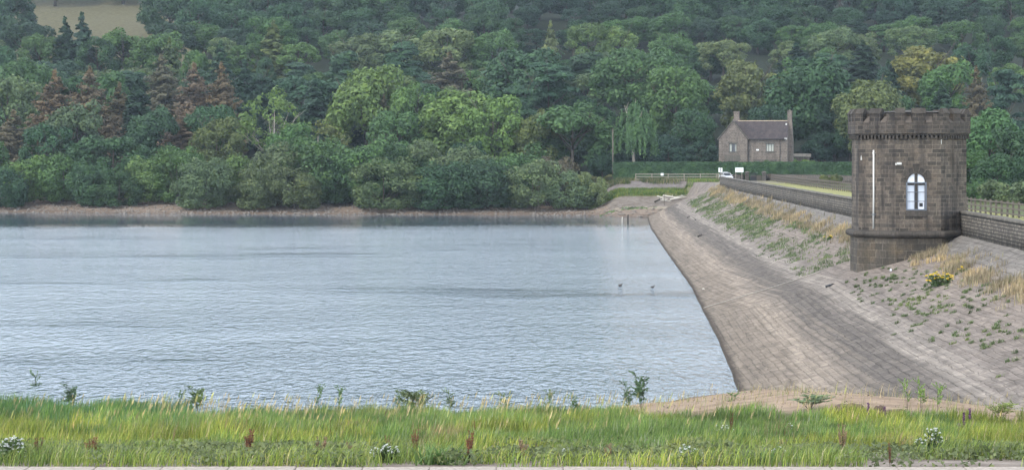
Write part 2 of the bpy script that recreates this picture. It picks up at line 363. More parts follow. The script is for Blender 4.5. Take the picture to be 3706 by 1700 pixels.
o = mesh_arrays('crest_path', np.stack([XX,YY,ZZ],-1).reshape(-1,3), [q[:, ::-1]], M_TURF, smooth=True); tag(o, 'dry mown turf along the top of the dam', 'path', kind='structure')

# water
t = NT('water'); g = t.new('ShaderNodeNewGeometry')
def wmap(s): m = t.new('ShaderNodeMapping'); m.inputs['Scale'].default_value = s; m.inputs['Rotation'].default_value = (0,0,R(-7)); t.link(g.outputs['Position'], m.inputs[0]); return m.outputs[0]
n1 = t.noise(wmap((3.2,2.0,1)), 1.0, 4, .65, .4); n2 = t.noise(wmap((2.1,.9,1)), 1.0, 3, .5, .3)
patch = t.ramp(t.noise(wmap((.022,.035,1)), 1.0, 4, .6), [(.35,.45),(.5,.7),(.58,.85),(.68,1.9)])
sy = t.new('ShaderNodeSeparateXYZ'); t.link(g.outputs['Position'], sy.inputs[0])
mr = t.new('ShaderNodeMapRange'); t.link(sy.outputs[1], mr.inputs[0]); mr.inputs[1].default_value = 292; mr.inputs[2].default_value = 322; mr.inputs[3].default_value = 1; mr.inputs[4].default_value = .05
lee = t.new('ShaderNodeMapRange'); t.link(sy.outputs[0], lee.inputs[0]); lee.inputs[1].default_value = -32; lee.inputs[2].default_value = 6; lee.inputs[3].default_value = .55; lee.inputs[4].default_value = 1.1
hh = t.math('MULTIPLY', t.math('ADD', t.math('ADD', t.math('MULTIPLY', n1, .5), t.math('MULTIPLY', n2, 1.5)), t.math('MULTIPLY', t.noise(wmap((1.8,.42,1)), 1.0, 3, .6, .2), 1.45)), t.math('MULTIPLY', t.math('MULTIPLY', patch, lee.outputs[0]), mr.outputs[0]))
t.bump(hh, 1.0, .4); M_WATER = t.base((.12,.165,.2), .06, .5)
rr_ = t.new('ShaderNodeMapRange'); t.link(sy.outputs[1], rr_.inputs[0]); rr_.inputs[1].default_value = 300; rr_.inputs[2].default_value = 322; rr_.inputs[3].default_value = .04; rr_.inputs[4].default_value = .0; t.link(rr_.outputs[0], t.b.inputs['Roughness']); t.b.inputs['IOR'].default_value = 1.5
mb = MB(); wx = list(range(-900,31,30)); wy = list(range(60,601,30))
V = [(x,y,0) for y in wy for x in wx]; n = len(wx)
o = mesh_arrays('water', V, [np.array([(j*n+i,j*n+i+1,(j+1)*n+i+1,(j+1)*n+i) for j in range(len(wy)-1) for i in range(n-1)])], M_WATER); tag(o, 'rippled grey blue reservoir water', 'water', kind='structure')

# ---------------------------------------------------------------- foliage builders (numpy)
def leaf_quads(P, N, size, aspect=1.7, r=None):
    r = r or rng
    n = len(P); N = N/np.linalg.norm(N,axis=1,keepdims=True)
    ref = r.normal(size=(n,3)); A = np.cross(N, ref); A /= np.linalg.norm(A,axis=1,keepdims=True)+1e-9; B = np.cross(N, A)
    s = (size*(.6+.8*r.random(n)))[:,None] if np.isscalar(size) else size[:,None]
    V = np.stack([P-A*s*.5*aspect, P-B*s*.5+N*s*.1, P+A*s*.5*aspect, P+B*s*.5+N*s*.1], 1).reshape(-1,3)
    return V, np.arange(4*n).reshape(-1,4)
def rdir(n, r=None):
    d = (r or rng).normal(size=(n,3)); return d/np.linalg.norm(d,axis=1,keepdims=True)

def broad_crown(seed, h, w, lobes=30, per=420, leaf=.34, low=.12, flat=1.0, lr=(.16,.33), gaps=0.):
    r = np.random.default_rng(seed); c = np.array([0,0,h*(low+1)/2]); rad = np.array([w/2,w/2,h*(1-low)/2])
    P, N = [], []; big = rdir(5, r)
    for i in range(lobes):
        while True:
            d = rdir(1, r)[0]
            if d[2] > -.75: break
        k = .55+.35*r.random(); R_ = w*(lr[0]+(lr[1]-lr[0])*r.random())*.5*1.15
        bg_ = .84+.34*max(0, float(np.max(big@d)))**5; up_ = 1.12 if d[2] > 0 else 1.0
        ctr = c + d*np.array([up_,up_,1])*(rad-R_*.75)*bg_*(k+.12 if k>.8 else 1.0)*(.86+.24*r.random())
        m = int(per*(R_/(w*.16))**2)
        dd = rdir(m, r); dd = dd[(dd@d) > -.35]
        # lobes themselves are lumpy
        sub = rdir(9, r); lump = 1+.16*np.max(np.clip(dd@sub.T,0,1)**8,axis=1)
        p = ctr + dd*R_*lump[:,None]*(.78+.22*r.random((len(dd),1))+.3*r.random((len(dd),1))**6)*np.array([1,1,.82*flat])
        P.append(p); N.append(dd+.55*r.normal(size=dd.shape)+np.array([0,0,.35]))
    P, N = np.concatenate(P), np.concatenate(N)
    if gaps: keep = vnoise(P[:,0]*.9+5, P[:,2]*.9+P[:,1]*.4, seed) > gaps; P, N = P[keep], N[keep]
    P[:,2] = np.maximum(P[:,2], .25+.3*r.random(len(P)))
    return leaf_quads(P, N, leaf, r=r)
def limb_tree(seed, h, w, thick, trunk_h=.35, n=7, lean=0.0):
    r = random.Random(seed); m = MB()
    tip = Vector((lean*h, 0, h*.8)); m.tube([(0,0,-.6),(lean*h*.3,.0,h*trunk_h*.6),(lean*h*.55,0,h*trunk_h),tip], [thick*1.3,thick,thick*.8,thick*.2], 7)
    for i in range(n):
        a = 2*math.pi*(i+.4*r.random())/n; z0 = h*(trunk_h*(.8+.9*r.random())); b0 = Vector((lean*z0,0,z0))
        e = Vector((math.cos(a)*w*.4, math.sin(a)*w*.4, z0+h*(.2+.25*r.random()))); mid = b0.lerp(e,.5)+Vector((0,0,-.05*h+.03*h*r.random()))
        m.tube([b0, mid, e], [thick*.5,thick*.3,thick*.08], 5)
        for k in range(2):
            q_ = mid.lerp(e,.4+.4*k*r.random()); e2 = q_+Vector((r.uniform(-1,1)*w*.13, r.uniform(-1,1)*w*.13, h*.1)); m.tube([q_, e2],[thick*.16,thick*.04],4)
    return m
def conifer_crown(seed, h, w, nb=260, dens=1.0, droop=.25, leaf=.3, low=.06, ragged=.25):
    r = np.random.default_rng(seed); P, N = [], []
    for i in range(nb):
        f = 1-np.sqrt(r.random()); f = f if r.random() < .75 else r.random(); z = h*(low+(1-low)*f*.97); L = w*.5*(1-f)**.68*(1+ragged*.5*r.normal())
        L = max(.15, L); a = r.random()*6.283; m = int(dens*(5+L*17)); s = r.random(m)**.6
        side = r.normal(size=m)*.2*(.35+s)*min(1.3,L*.5)
        x = s*L*math.cos(a)-side*math.sin(a); y = s*L*math.sin(a)+side*math.cos(a)
        zz_ = z - droop*L*s**1.5 + .14*L*s**4 + r.normal(size=m)*.12 - abs(side)*.3
        P.append(np.stack([x,y,zz_],1)); N.append(np.stack([.6*math.cos(a)+.5*r.normal(size=m), .6*math.sin(a)+.5*r.normal(size=m), .6+.5*r.random(m)],1))
    P.append(np.stack([r.normal(size=60)*.12,r.normal(size=60)*.12,h*(.9+.1*r.random(60))],1)); N.append(r.normal(size=(60,3)))
    return leaf_quads(np.concatenate(P), np.concatenate(N), leaf, 2.2, r)
def conifer_trunk(seed, h, w, thick, branches=0):
    r = random.Random(seed); m = MB(); m.tube([(0,0,-.5),(0,0,h*.5),(0,0,h*.97)],[thick,thick*.6,thick*.1],6)
    for i in range(branches):
        f = .08+.88*i/branches; a = i*2.4; L = w*.5*(1-f)**.85*(.8+.35*r.random()); z = h*f
        m.tube([(0,0,z),(math.cos(a)*L*.5,math.sin(a)*L*.5,z-.06*L),(math.cos(a)*L,math.sin(a)*L,z-.02*L)],[.05,.03,.012],4)
    return m
def pine_crown(seed, h, w, pads=26, leaf=.3):
    r = np.random.default_rng(seed); P, N = [], []
    for i in range(pads):
        f = (i+.5)/pads; z = h*(.25+.73*f); L = w*.5*(1-.6*f**1.6); a = r.random()*6.28; d = L*(.35+.55*r.random())
        c = np.array([math.cos(a)*d, math.sin(a)*d, z]); R_ = w*(.13+.09*r.random()); m = int(430*(R_/(w*.17))**2)
        dd = rdir(m, r); dd[:,2] = np.abs(dd[:,2])*.9-.15
        P.append(c+dd*R_*np.array([1.15,1.15,.45])*(.75+.35*r.random((m,1)))); N.append(dd+np.array([0,0,.6])+.6*r.normal(size=(m,3)))
    return leaf_quads(np.concatenate(P), np.concatenate(N), leaf, 2.4, r)
def weeping_crown(seed, h, w):
    r = np.random.default_rng(seed); P, N = [], []
    for i in range(330):
        a = r.random()*6.28; d = w*.5*np.sqrt(r.random()); top = h*(1-.32*(2*d/w)**2)*(.72+.28*r.random()); L = min(h*(.08+.26*r.random()), top-h*(.27+.1*r.random())); L = max(L, .3); m = int(L*15)
        s = np.sort(r.random(m)); x = d*math.cos(a)*(1+.1*s)+r.normal(size=m)*.13; y = d*math.sin(a)*(1+.1*s)+r.normal(size=m)*.13
        P.append(np.stack([x,y,top-s*L],1)); N.append(np.stack([math.cos(a)+.5*r.normal(size=m),math.sin(a)+.5*r.normal(size=m),.3+.3*r.normal(size=m)],1))
    return leaf_quads(np.concatenate(P), np.concatenate(N), .22, 2.0, r)

# prototypes: kind -> list of (crown mesh, trunk mesh, nominal height, nominal width)
PROTO = {}
def proto(kind, cV, cF, tm, h, w, bark=None, leafm=None):
    c = mesh_arrays('crown', cV, [cF], leafm or M_LEAF); tr = tm.build('trunk', bark or M_BARK, smooth=True)
    PROTO.setdefault(kind, []).append((c.data, tr.data, h, w)); bpy.data.objects.remove(c); bpy.data.objects.remove(tr)
for k in range(4): proto('broad', *broad_crown(20+k,15,11.5,34,400,.36,.1), limb_tree(k,15,11,.3), 15, 11.5)
for k in range(3): proto('lobed', *broad_crown(40+k,15,12,40,430,.36,.06,lr=(.17,.36)), limb_tree(10+k,15,12,.32), 15, 12)
for k in range(2): proto('tall', *broad_crown(50+k,16,8,30,330,.32,.05,lr=(.2,.34)), limb_tree(15+k,16,8,.25,.4), 16, 8)
for k in range(3): proto('shrub', *broad_crown(60+k,9,10,50,340,.26,-.16,lr=(.17,.3)), limb_tree(20+k,9,10,.16,.12,9), 9, 10)
for k in range(3): proto('spruce', *conifer_crown(70+k,16,7.5,300,1.3,.25,.34,ragged=.4), conifer_trunk(k,16,7,.2), 16, 7.5)
for k in range(2): proto('dying', *conifer_crown(80+k,16,8.5,380,.95,.0,.22,ragged=.6), conifer_trunk(5+k,16,7,.2,46), 16, 7.5)
for k in range(2): proto('pine', *pine_crown(90+k,15,11), limb_tree(30+k,15,10,.25,.4), 15, 11)
proto('sparse', *broad_crown(95,15,13,34,260,.36,.1,gaps=.42,lr=(.16,.26)), limb_tree(41,15,14,.26,.25,11), 15, 13, plain('pale_bark',(.3,.27,.23),.9))
proto('birch', *weeping_crown(97,14.5,8.5), limb_tree(43,14,7,.3,.4,5,.06), 14.5, 8.5, M_BIRCHBARK)
proto('bush', *broad_crown(99,3,4.5,26,300,.16,.0,lr=(.18,.3)), limb_tree(44,3,4,.06,.1,6), 3, 4.5)

GREENS = {  # object colours of the crowns
 'dark': (.022,.048,.028), 'deep': (.018,.038,.03), 'mid': (.036,.072,.032), 'fresh': (.052,.088,.034), 'bright': (.064,.105,.034),
 'olive': (.062,.076,.034), 'yellow': (.08,.085,.036), 'greyg': (.055,.078,.046), 'blue': (.024,.05,.038), 'pale': (.066,.088,.048), 'brown': (.084,.066,.056), 'dimbrown': (.062,.056,.044)}
WORDS = {'dark':'dark green','deep':'very dark green','mid':'mid green','fresh':'fresh green','bright':'bright green','olive':'olive green','yellow':'yellowing','greyg':'grey green','blue':'bluish green','pale':'pale green','brown':'reddish brown','dimbrown':'dull brown'}
SHAPE = {'broad':'rounded broadleaf tree','lobed':'billowing broadleaf tree','tall':'narrow upright tree','shrub':'bushy willow','spruce':'pointed conifer','dying':'dying conifer','pine':'layered pine','sparse':'thin crowned tree with bare limbs','birch':'weeping birch with a leaning white trunk','bush':'low round bush'}
NAME = {'broad':'broadleaf_tree','lobed':'broadleaf_tree','tall':'broadleaf_tree','shrub':'willow','spruce':'conifer_tree','dying':'dying_conifer','pine':'pine_tree','sparse':'broadleaf_tree','birch':'birch_tree','bush':'bush'}
TREES = []
def tree(kind, x, ytop, wpx, Y, colr, label=None, cat='tree', group=None, row=None, zb=None, var=None):
    X = (x-HX)*Y/F; zg = float(z_land(X,Y)) if zb is None else zb; top = CZ-(ytop-HY)*Y/F
    h = max(top-zg, 2.0 if kind in('bush','shrub') else 6.0); w = wpx*Y/F
    ps = PROTO[kind]; cm, tm, h0, w0 = ps[random.randrange(len(ps)) if var is None else var]
    o = empty(NAME[kind], (X, Y, zg-.1), random.uniform(0, 6.28) if kind != 'birch' else 2.4); 
    if kind in ('broad','lobed','shrub','pine','sparse'): w = min(max(w*1.1, .92*h*w0/h0), 1.3*h*w0/h0)
    if kind in ('spruce','dying'): w *= 1.5
    s = w/w0; o.scale = (s, s*random.uniform(.92,1.1), h/h0)
    c = bpy.data.objects.new('crown', cm); col.objects.link(c); c.parent = o
    g_ = GREENS[colr]; j = random.uniform(.86,1.16)*1.75; c.color = (g_[0]*j*random.uniform(.95,1.12), g_[1]*j*1.03, g_[2]*j*random.uniform(.72,.9), 1)
    tr = bpy.data.objects.new('trunk', tm); col.objects.link(tr); tr.parent = o
    tag(o, label, cat, group); TREES.append(dict(o=o, x=x, y=ytop, w=wpx, Y=Y, kind=kind, c=colr, row=row, label=label)); return o

# ---------------------------------------------------------------- the wood: trees one can point at, measured on a 2576-wide copy of the photo
K = 3706/2576
G1 = 'trees of the wooded hillside'
H = [ # kind, x, ytop, width, depth, colour, label
 ('dying',138,172,95,440,'brown','dead reddish brown conifer, leftmost of the brown conifers, left of a greyish brown one'),
 ('dying',226,165,105,438,'brown','greyish brown dead conifer with wide branches above the round tree behind the left willows'),
 ('dying',35,275,95,425,'dimbrown','dull brown conifer at the left edge of the photo, low behind the dark shore trees'),
 ('dying',405,135,95,462,'dimbrown','dull brown half-dead conifer rising just left of the tallest red-brown conifer'),
 ('dying',488,155,90,450,'brown','tallest red-brown dead conifer, tight beside a slimmer brown one'),
 ('dying',556,155,72,447,'brown','slim red-brown dead conifer, rightmost of the brown group on the left hillside'),
 ('dying',455,300,95,424,'brown','low brown conifer in the dark gap between green trees above the shore willows'),
 ('dying',300,205,80,452,'dimbrown','dull brown thin conifer between the greyish brown conifer and dark green spruces'),
 ('dying',1130,128,100,480,'dimbrown','brown bare-branched conifer alone in the middle of the green hillside'),
 ('dying',2455,165,62,430,'dimbrown','slim brown conifer to the right of and above the stone tower'),
 ('dying',965,235,48,428,'dimbrown','small thin brown conifer half hidden beside an ivy-dark tree at mid hillside'),
 ('spruce',163,42,58,560,'deep','dark spruce standing before the tan field, left of a taller one'),
 ('spruce',206,32,72,556,'deep','tallest dark spruce standing before the tan field'),
 ('spruce',688,50,66,548,'olive','pale olive larch-like conifer poking above the tree line right of the field'),
 ('spruce',615,150,74,462,'deep','dark pointed conifer just right of the brown conifer group'),
 ('spruce',350,185,78,448,'deep','dark green conifer between two brown conifers on the left hillside'),
 ('spruce',555,102,62,505,'blue','bluish pointed conifer above the right end of the brown group'),
 ('spruce',425,92,62,515,'greyg','grey green conifer above the dull brown half-dead one'),
 ('spruce',905,195,72,436,'deep','ivy-dark pointed tree behind the bright green mid-slope trees'),
 ('spruce',790,190,80,445,'deep','dark drooping conifer above the yellowish spreading tree'),
 ('spruce',1385,52,44,552,'pale','slim pale pointed tree at the top of the middle tree line'),
 ('spruce',2235,150,70,470,'deep','dark conifer straight above the stone tower'),
 ('spruce',2370,205,80,425,'blue','bluish conifer just above the right half of the tower parapet'),
 ('pine',1380,158,170,455,'blue','broad dark pine with layered boughs behind the round tree beside the birch'),
 ('pine',1300,215,120,436,'blue','dark layered pine right behind the big bright green tree'),
 ('pine',1010,105,105,520,'blue','blue green pine below the pale tree line in the middle'),
 ('pine',870,130,100,505,'blue','blue green pine on the middle slope, left of its fellow pine'),
 ('pine',640,185,100,470,'deep','dark pine beside the thin crowned yellow green tree'),
 ('pine',2530,175,110,440,'blue','dark pine at the right edge of the photo, above the tower'),
 ('sparse',690,232,165,420,'fresh','thin crowned yellow green tree with bare pale limbs showing, above the willows'),
 ('sparse',800,308,150,410,'olive','low yellowish spreading tree right above the willows at left centre'),
 ('lobed',2190,185,86,424,'olive','yellow olive tree just above the left side of the tower'),
 ('lobed',920,163,150,432,'fresh','light green billowing tree at mid slope, left of the bright green one'),
 ('lobed',1165,210,205,416,'bright','largest bright green tree, in the centre of the photo above the willows'),
 ('broad',1045,208,100,428,'fresh','fresh green round tree tucked left of the largest bright green tree'),
 ('broad',1240,228,95,410,'bright','bright green round tree attached to the right side of the largest bright one'),
 ('broad',1000,270,110,412,'mid','mid green tree below the fresh round tree in the centre'),
 ('broad',195,252,150,416,'greyg','round grey green tree in front of the brown conifers on the left'),
 ('lobed',285,338,150,400,'dark','low dark spreading tree right behind the left willows'),
 ('broad',120,300,110,408,'dark','dark green tree at the lower left behind the willows, in front of the brown conifers'),
 ('broad',20,180,130,455,'greyg','grey green round tree at the left edge above the dull brown conifer'),
 ('broad',60,140,140,475,'mid','mid green tree at the far left, above the leftmost brown conifer'),
 ('broad',385,265,110,418,'dark','dark green tree in front of the dull brown half-dead conifer'),
 ('broad',545,285,115,410,'olive','olive green tree at the foot of the slim red-brown conifer'),
 ('broad',730,300,90,406,'mid','green tree filling the gap under the thin crowned yellow green tree'),
 ('broad',1440,255,215,404,'mid','big round green tree at the shore end of the wood, left of the weeping birch'),
 ('broad',1345,275,90,407,'olive','olive tree with yellow sprays between the bright tree and the big round one'),
 ('lobed',1325,120,190,478,'dark','big dark green tree with a yellow-tipped top at the upper centre right'),
 ('lobed',1600,115,190,470,'mid','wide green tree high above the weeping birch'),
 ('lobed',1700,160,150,446,'mid','billowing green tree above the cottage and left of its chimneys'),
 ('lobed',1740,270,110,421,'dark','dark tree right behind the left gable of the cottage'),
 ('tall',1590,130,70,500,'pale','pale slim tree above the weeping birch'),
 ('lobed',2040,128,190,436,'dark','huge dark green tree right behind the cottage chimney'),
 ('broad',1890,140,140,455,'olive','olive brown rounded tree directly above the cottage roof'),
 ('broad',1930,255,100,423,'deep','very dark tree just behind the cottage roof ridge'),
 ('lobed',2100,285,120,430,'deep','very dark tree between the cottage shed and the tower'),
 ('lobed',2060,350,80,426,'deep','low very dark tree beside the cottage shed'),
 ('lobed',1660,330,110,412,'deep','very dark tree between the birch and the cottage'),
 ('lobed',1560,330,90,414,'deep','very dark tree behind the birch trunk'),
 ('broad',2335,105,165,480,'yellow','wide yellowing tree high above the tower, the yellowest on the right'),
 ('broad',2390,150,150,462,'mid','green tree right below the wide yellowing tree'),
 ('lobed',2490,255,150,300,'mid','large green tree rising beside the right edge of the tower'),
 ('lobed',2560,320,130,280,'dark','dark green tree at the right edge of the photo behind the paling fence'),
 ('broad',2455,375,110,270,'mid','mid green tree low between the tower and the right edge'),
 ('broad',2530,390,90,262,'dark','dark leafy tree above the round bush at the right edge'),
 ('broad',2290,60,150,560,'greyg','grey green round tree high on the right, above the yellowing tree'),
 ('broad',2420,45,190,566,'mid','wide green tree high on the right, above and right of the yellowing tree'),
 ('broad',2540,155,140,500,'fresh','fresh green tree at the right edge high above the tower'),
 ('broad',1820,95,150,540,'pale','pale grey green tree high above the cottage'),
 ('broad',1480,50,110,556,'fresh','light green round tree on the middle tree line right of the slim pale tree'),
 ('broad',1560,58,90,556,'fresh','light green round tree next in the middle tree line above the birch'),
 ('lobed',1788,108,120,545,'dark','dark green tree on the upper slope above the cottage gable'),
 ('lobed',1690,78,120,562,'mid','green tree on the upper slope left of the dark one above the cottage'),
 ('lobed',2505,92,130,545,'dark','dark green tree high at the right, filling the slope above the tower'),
 ('broad',2575,84,110,550,'mid','green tree cut by the right edge high on the slope'),
 ('broad',2440,112,100,520,'dark','dark tree between the yellowing tree and the right edge'),
 ('broad',1125,62,150,552,'pale','pale green round tree on the middle tree line, above the lone brown conifer'),
 ('broad',1000,66,150,552,'pale','pale green round tree on the middle tree line left of centre'),
 ('broad',900,78,130,550,'greyg','grey green round tree on the middle tree line left of two pale ones'),
 ('broad',1240,72,120,552,'mid','green round tree on the middle tree line right of two pale ones'),
 ('broad',100,78,95,560,'mid','green tree at the lower left corner of the tan field'),
 ('broad',245,86,90,552,'dark','dark green tree under the middle of the tan field'),
 ('broad',310,72,130,556,'mid','green round tree at the lower edge of the tan field'),
 ('broad',410,78,110,556,'mid','green tree at the right lower corner of the tan field'),
]
for k_, x, yt, w, Y, c_, lb in H: tree(k_, x*K, yt*K, w*K, Y, c_, lb, group='dying brown conifers' if k_ == 'dying' else G1)
tree('birch', 1597*K, 250*K, 112*K, 400, 'mid', 'weeping birch with a leaning white trunk behind the hedge')
tree('bush', 2535*K, 446*K, 130*K, 236, 'greyg', 'low round bush behind the paling fence at the right edge', 'bush', zb=4.6)
tree('bush', 2455*K, 452*K, 70*K, 245, 'mid', 'small bush beside the right edge of the tower, behind the fence', 'bush', zb=4.6)
tree('bush', 3004, 625, 80, 338, 'olive', 'small olive bush between the timber fence and the roadside stone wall', 'bush', zb=5.3)
tree('bush', 2020*K, 395*K, 60*K, 404, 'bright', 'small climbing bush at the foot of the tall cottage chimney', 'bush', zb=5.8)
tree('bush', 1958*K, 400*K, 74*K, 399, 'fresh', 'rose bush in front of the ground floor of the cottage', 'bush', zb=5.9)

# willows along the far shore
S = [(15,415,80,'dark'),(85,390,100,'fresh'),(160,382,100,'mid'),(235,412,80,'dark'),(300,425,70,'dark'),(370,395,90,'fresh'),(445,372,105,'mid'),(520,400,90,'greyg'),(600,385,100,'fresh'),(655,415,80,'greyg'),
 (715,352,130,'greyg'),(740,420,110,'greyg'),(810,350,120,'mid'),(880,390,110,'dark'),(935,352,130,'mid'),(965,400,120,'greyg'),(1030,370,110,'dark'),(1085,350,120,'greyg'),(1120,410,110,'dark'),(1190,362,120,'greyg'),(1225,405,110,'dark'),
 (1285,385,110,'mid'),(1340,400,95,'greyg'),(1395,398,95,'dimbrown'),(1440,425,80,'greyg'),(1478,432,60,'pale')]
ORD = 'first second third fourth fifth sixth seventh eighth ninth tenth eleventh twelfth thirteenth fourteenth fifteenth sixteenth seventeenth eighteenth nineteenth twentieth twenty-first twenty-second twenty-third twenty-fourth twenty-fifth twenty-sixth twenty-seventh twenty-eighth twenty-ninth thirtieth'.split()
shr = []
for i, (x, yt, w, c_) in enumerate(S):
    Yb = float(np.interp(x*K, [0,300,800,1600,2000,2160], [391,389,380,377,375,373])) + (8 if yt < 400 else 1)
    o = tree('shrub', x*K, yt*K-4, w*K*1.45, Yb, c_, None, 'willow', 'bushy willows along the far shore')
    o['label'] = '%s bushy willow, %s from the left along the far shore' % (WORDS[c_], ORD[i])
TREES[-1]['o']['label'] = 'pale silvery willow at the right tip of the shore willows'
TREES[-3]['o']['label'] = 'brownish half-bare willow near the right end of the shore willows'

# the rest of the wood, row behind row
def crown_limit(x, w, Y):
    lim = -999
    for T in TREES:
        if T['row'] is None and T['Y'] > Y and T['kind'] not in ('shrub','bush') and abs(T['x']-x) < .5*T['w']+.3*w:
            hp = F/T['Y']*14; lim = max(lim, T['y']+min(T['w']*.75, hp*.75))
    return lim
rows = [ # depth, mean spacing px, crown top px (by x), width, jitter, kinds, colours, name
 (640,112,[(0,-40),(3706,-60)],185,'topmost dark row', ['lobed','broad','lobed'], ['deep','dark','deep','dark'], 26),
 (672,125,[(0,-120),(3706,-140)],200,'row behind the topmost', ['lobed','broad'], ['deep','dark'], 30),
 (745,120,[(0,-180),(3706,-180)],190,'farthest row beyond the field', ['lobed','broad'], ['deep','dark'], 20),
 (615,150,[(0,10),(3706,0)],180,'second dark row', ['lobed','broad'], ['deep','dark','dark'], 25),
 (590,118,[(0,60),(500,100),(900,75),(3706,60)],175,'row below the topmost', ['broad','lobed','tall'], ['deep','dark','mid'], 30),
 (545,104,[(0,130),(600,150),(1000,125),(2000,130),(3000,120),(3706,100)],160,'middle tree line', ['broad','broad','tall','lobed'], ['pale','mid','greyg','mid','fresh'], 28),
 (510,112,[(0,175),(1500,190),(2500,170),(3706,170)],165,'row under the middle line', ['broad','lobed','pine','tall','spruce'], ['mid','dark','greyg','blue','mid'], 40),
 (480,115,[(0,230),(1500,240),(2500,215),(3706,240)],165,'second row under the middle line', ['broad','lobed','pine','broad'], ['mid','dark','greyg','mid','blue'], 40),
 (450,118,[(0,300),(1500,300),(2500,290),(3706,300)],165,'half-way row', ['broad','lobed','broad','tall'], ['dark','mid','greyg','mid'], 45),
 (424,122,[(0,400),(1500,380),(2500,400),(3706,400)],165,'lower slope row', ['broad','lobed'], ['dark','mid','deep','mid'], 40),
 (404,112,[(0,500),(1500,470),(2100,480),(2101,470),(3706,480)],150,'lowest row behind the willows', ['broad','lobed'], ['dark','mid','dark'], 30)]
for (Y, sp, tops, w, nm, kinds, cols, jy) in rows:
    x = -70+random.uniform(0,60); got = []
    while x < 3790:
        ww = w*random.uniform(.8,1.25); yt = float(np.interp(x, [p[0] for p in tops], [p[1] for p in tops]))+random.uniform(-jy,jy); Yt = Y+random.uniform(-9,9)
        k_ = random.choice(kinds); c_ = random.choice(cols)
        if k_ == 'pine': c_ = 'blue'
        if k_ in ('tall','spruce'): ww *= .62
        if k_ == 'spruce': c_ = 'deep'
        ok = True
        if Y == 745 and not 60 < x < 560: ok = False
        if Y in (590,615,640,672) and 105 < x < 590: ok = False          # the tan field
        if Y == 545 and 60 < x < 120 : ok = False
        if Y < 430 and x > 2150: ok = False                          # terrace
        if Y == 450 and 2560 < x < 2900: Yt += 8
        if any(T['row'] is None and abs(T['Y']-Yt) < 17 and abs(T['x']-x) < .3*(T['w']+ww) for T in TREES if T['kind'] not in ('shrub','bush')): ok = False
        if 3080 < x < 3530 and yt > 400 : ok = False
        if ok:
            yt = max(yt, crown_limit(x, ww, Yt)); top = CZ-(yt-HY)*Yt/F; zg = float(z_land((x-HX)*Yt/F, Yt))
            if top-zg > 5: got.append((x, yt, ww, Yt, k_, c_))
        x += sp*random.uniform(.75,1.2)
    got = [g for g in got if -90 < g[0] < 3800]
    for i, (x, yt, ww, Yt, k_, c_) in enumerate(got):
        tree(k_, x, yt, ww, Yt, c_, '%s %s, %s from left in the %s' % (WORDS[c_], SHAPE[k_].split(' with')[0], ORD[i] if i < 30 else 'last', nm), group=G1, row=nm)
# right of the cottage: trees closing the terrace, and the thicket behind the fence right of the tower
for i, (x, yt, w, Y, c_) in enumerate([(2985,470,150,426,'deep'),(3075,440,150,426,'dark'),(2420,520,110,408,'deep'),(2340,500,120,416,'deep'),(2540,500,110,416,'deep'),(2180,560,90,402,'deep')]):
    tree('lobed' if i % 2 else 'broad', x, yt, w, Y, c_, None, group=G1)['label'] = ['very dark tree just right of the cottage shed','dark tree between the cottage shed and the tower','low very dark tree above the hedge right of the birch','very dark tree hidden behind the birch crown','very dark tree left of the cottage gable','very dark low tree behind the telegraph pole'][i]
for i, (x, yt, w, Y, c_) in enumerate([(3470,520,200,330,'dark'),(3610,600,150,255,'dark'),(3780,560,160,300,'dark'),(3250,470,200,345,'dark'),(3700,480,200,340,'mid')]):
    tree('lobed', x, yt, w, Y, c_, ['dark tree close behind the right edge of the tower','low dark tree behind the fence right of the tower','dark tree cut by the right edge of the photo','dark tree hidden behind the tower','green tree at the right edge above the bushes'][i], group=G1)

# ---------------------------------------------------------------- valve tower
TX, TY, TR = 25.65, 143.0, 3.74
tower = empty('valve_tower', (TX, TY, 5.2)); tag(tower, 'dark octagonal stone valve tower with battlements rising from the dam slope', 'tower')
T0 = 5.2
def octa(r): return [(r*math.sin(R(22.5+45*k)), -r*math.cos(R(22.5+45*k))) for k in range(8)]
ZB, ZC, ZCB, ZS, ZM, ZT = 5.27-T0, 11.43-T0, 11.7-T0, 12.36-T0, 12.9-T0, 13.27-T0
# plinth below the string course
MB().prism(octa(TR+.1)[::1], -4.6, ZB-.12).build('plinth', M_TOWER_BASE, tower, bevel=.02)
# string course: a round roll
m = MB(); ring = octa(TR+.12); sec = [(.30*math.cos(a), .24*math.sin(a)) for a in [2*math.pi*i/14 for i in range(14)]]
vs = []; sc = 1/math.cos(R(22.5))
for (cx, cy) in ring:
    l = math.hypot(cx,cy)
    for dx, dz in sec: k = (l+dx*sc-.02)/l; vs.append((cx*k, cy*k, ZB+.02+dz))
fs = [(i*14+j, ((i+1)%8)*14+j, ((i+1)%8)*14+(j+1)%14, i*14+(j+1)%14) for i in range(8) for j in range(14)]
m.add(vs, fs); m.prism([(-1,-1),(1,-1),(1,1),(-1,1)], ZB-.1, ZB); m.build('string_course', M_TRIM, tower)
# shaft with the window opening in the front face
wallm = MB(); o8 = octa(TR); n8 = 8; z0, z1 = ZB, ZC
ap = TR*math.cos(R(22.5)); hw = TR*math.sin(R(22.5))
for k in range(8):
    a, b = o8[k-1], o8[k]
    if k == 0: continue
    wallm.add([(a[0],a[1],z0),(b[0],b[1],z0),(b[0],b[1],z1),(a[0],a[1],z1)], [(0,1,2,3)])
WX, WHW, WZ0, WZT, WZS = -.13, .555, 6.84-T0, 8.53-T0, 8.57-T0     # window centre, half width, sill, transom, spring
arc = [(WX+WHW*math.cos(a), WZS+WHW*1.03*math.sin(a)) for a in [math.pi*i/16 for i in range(17)]]
def F3(p, y=-ap): return (p[0], y, p[1])
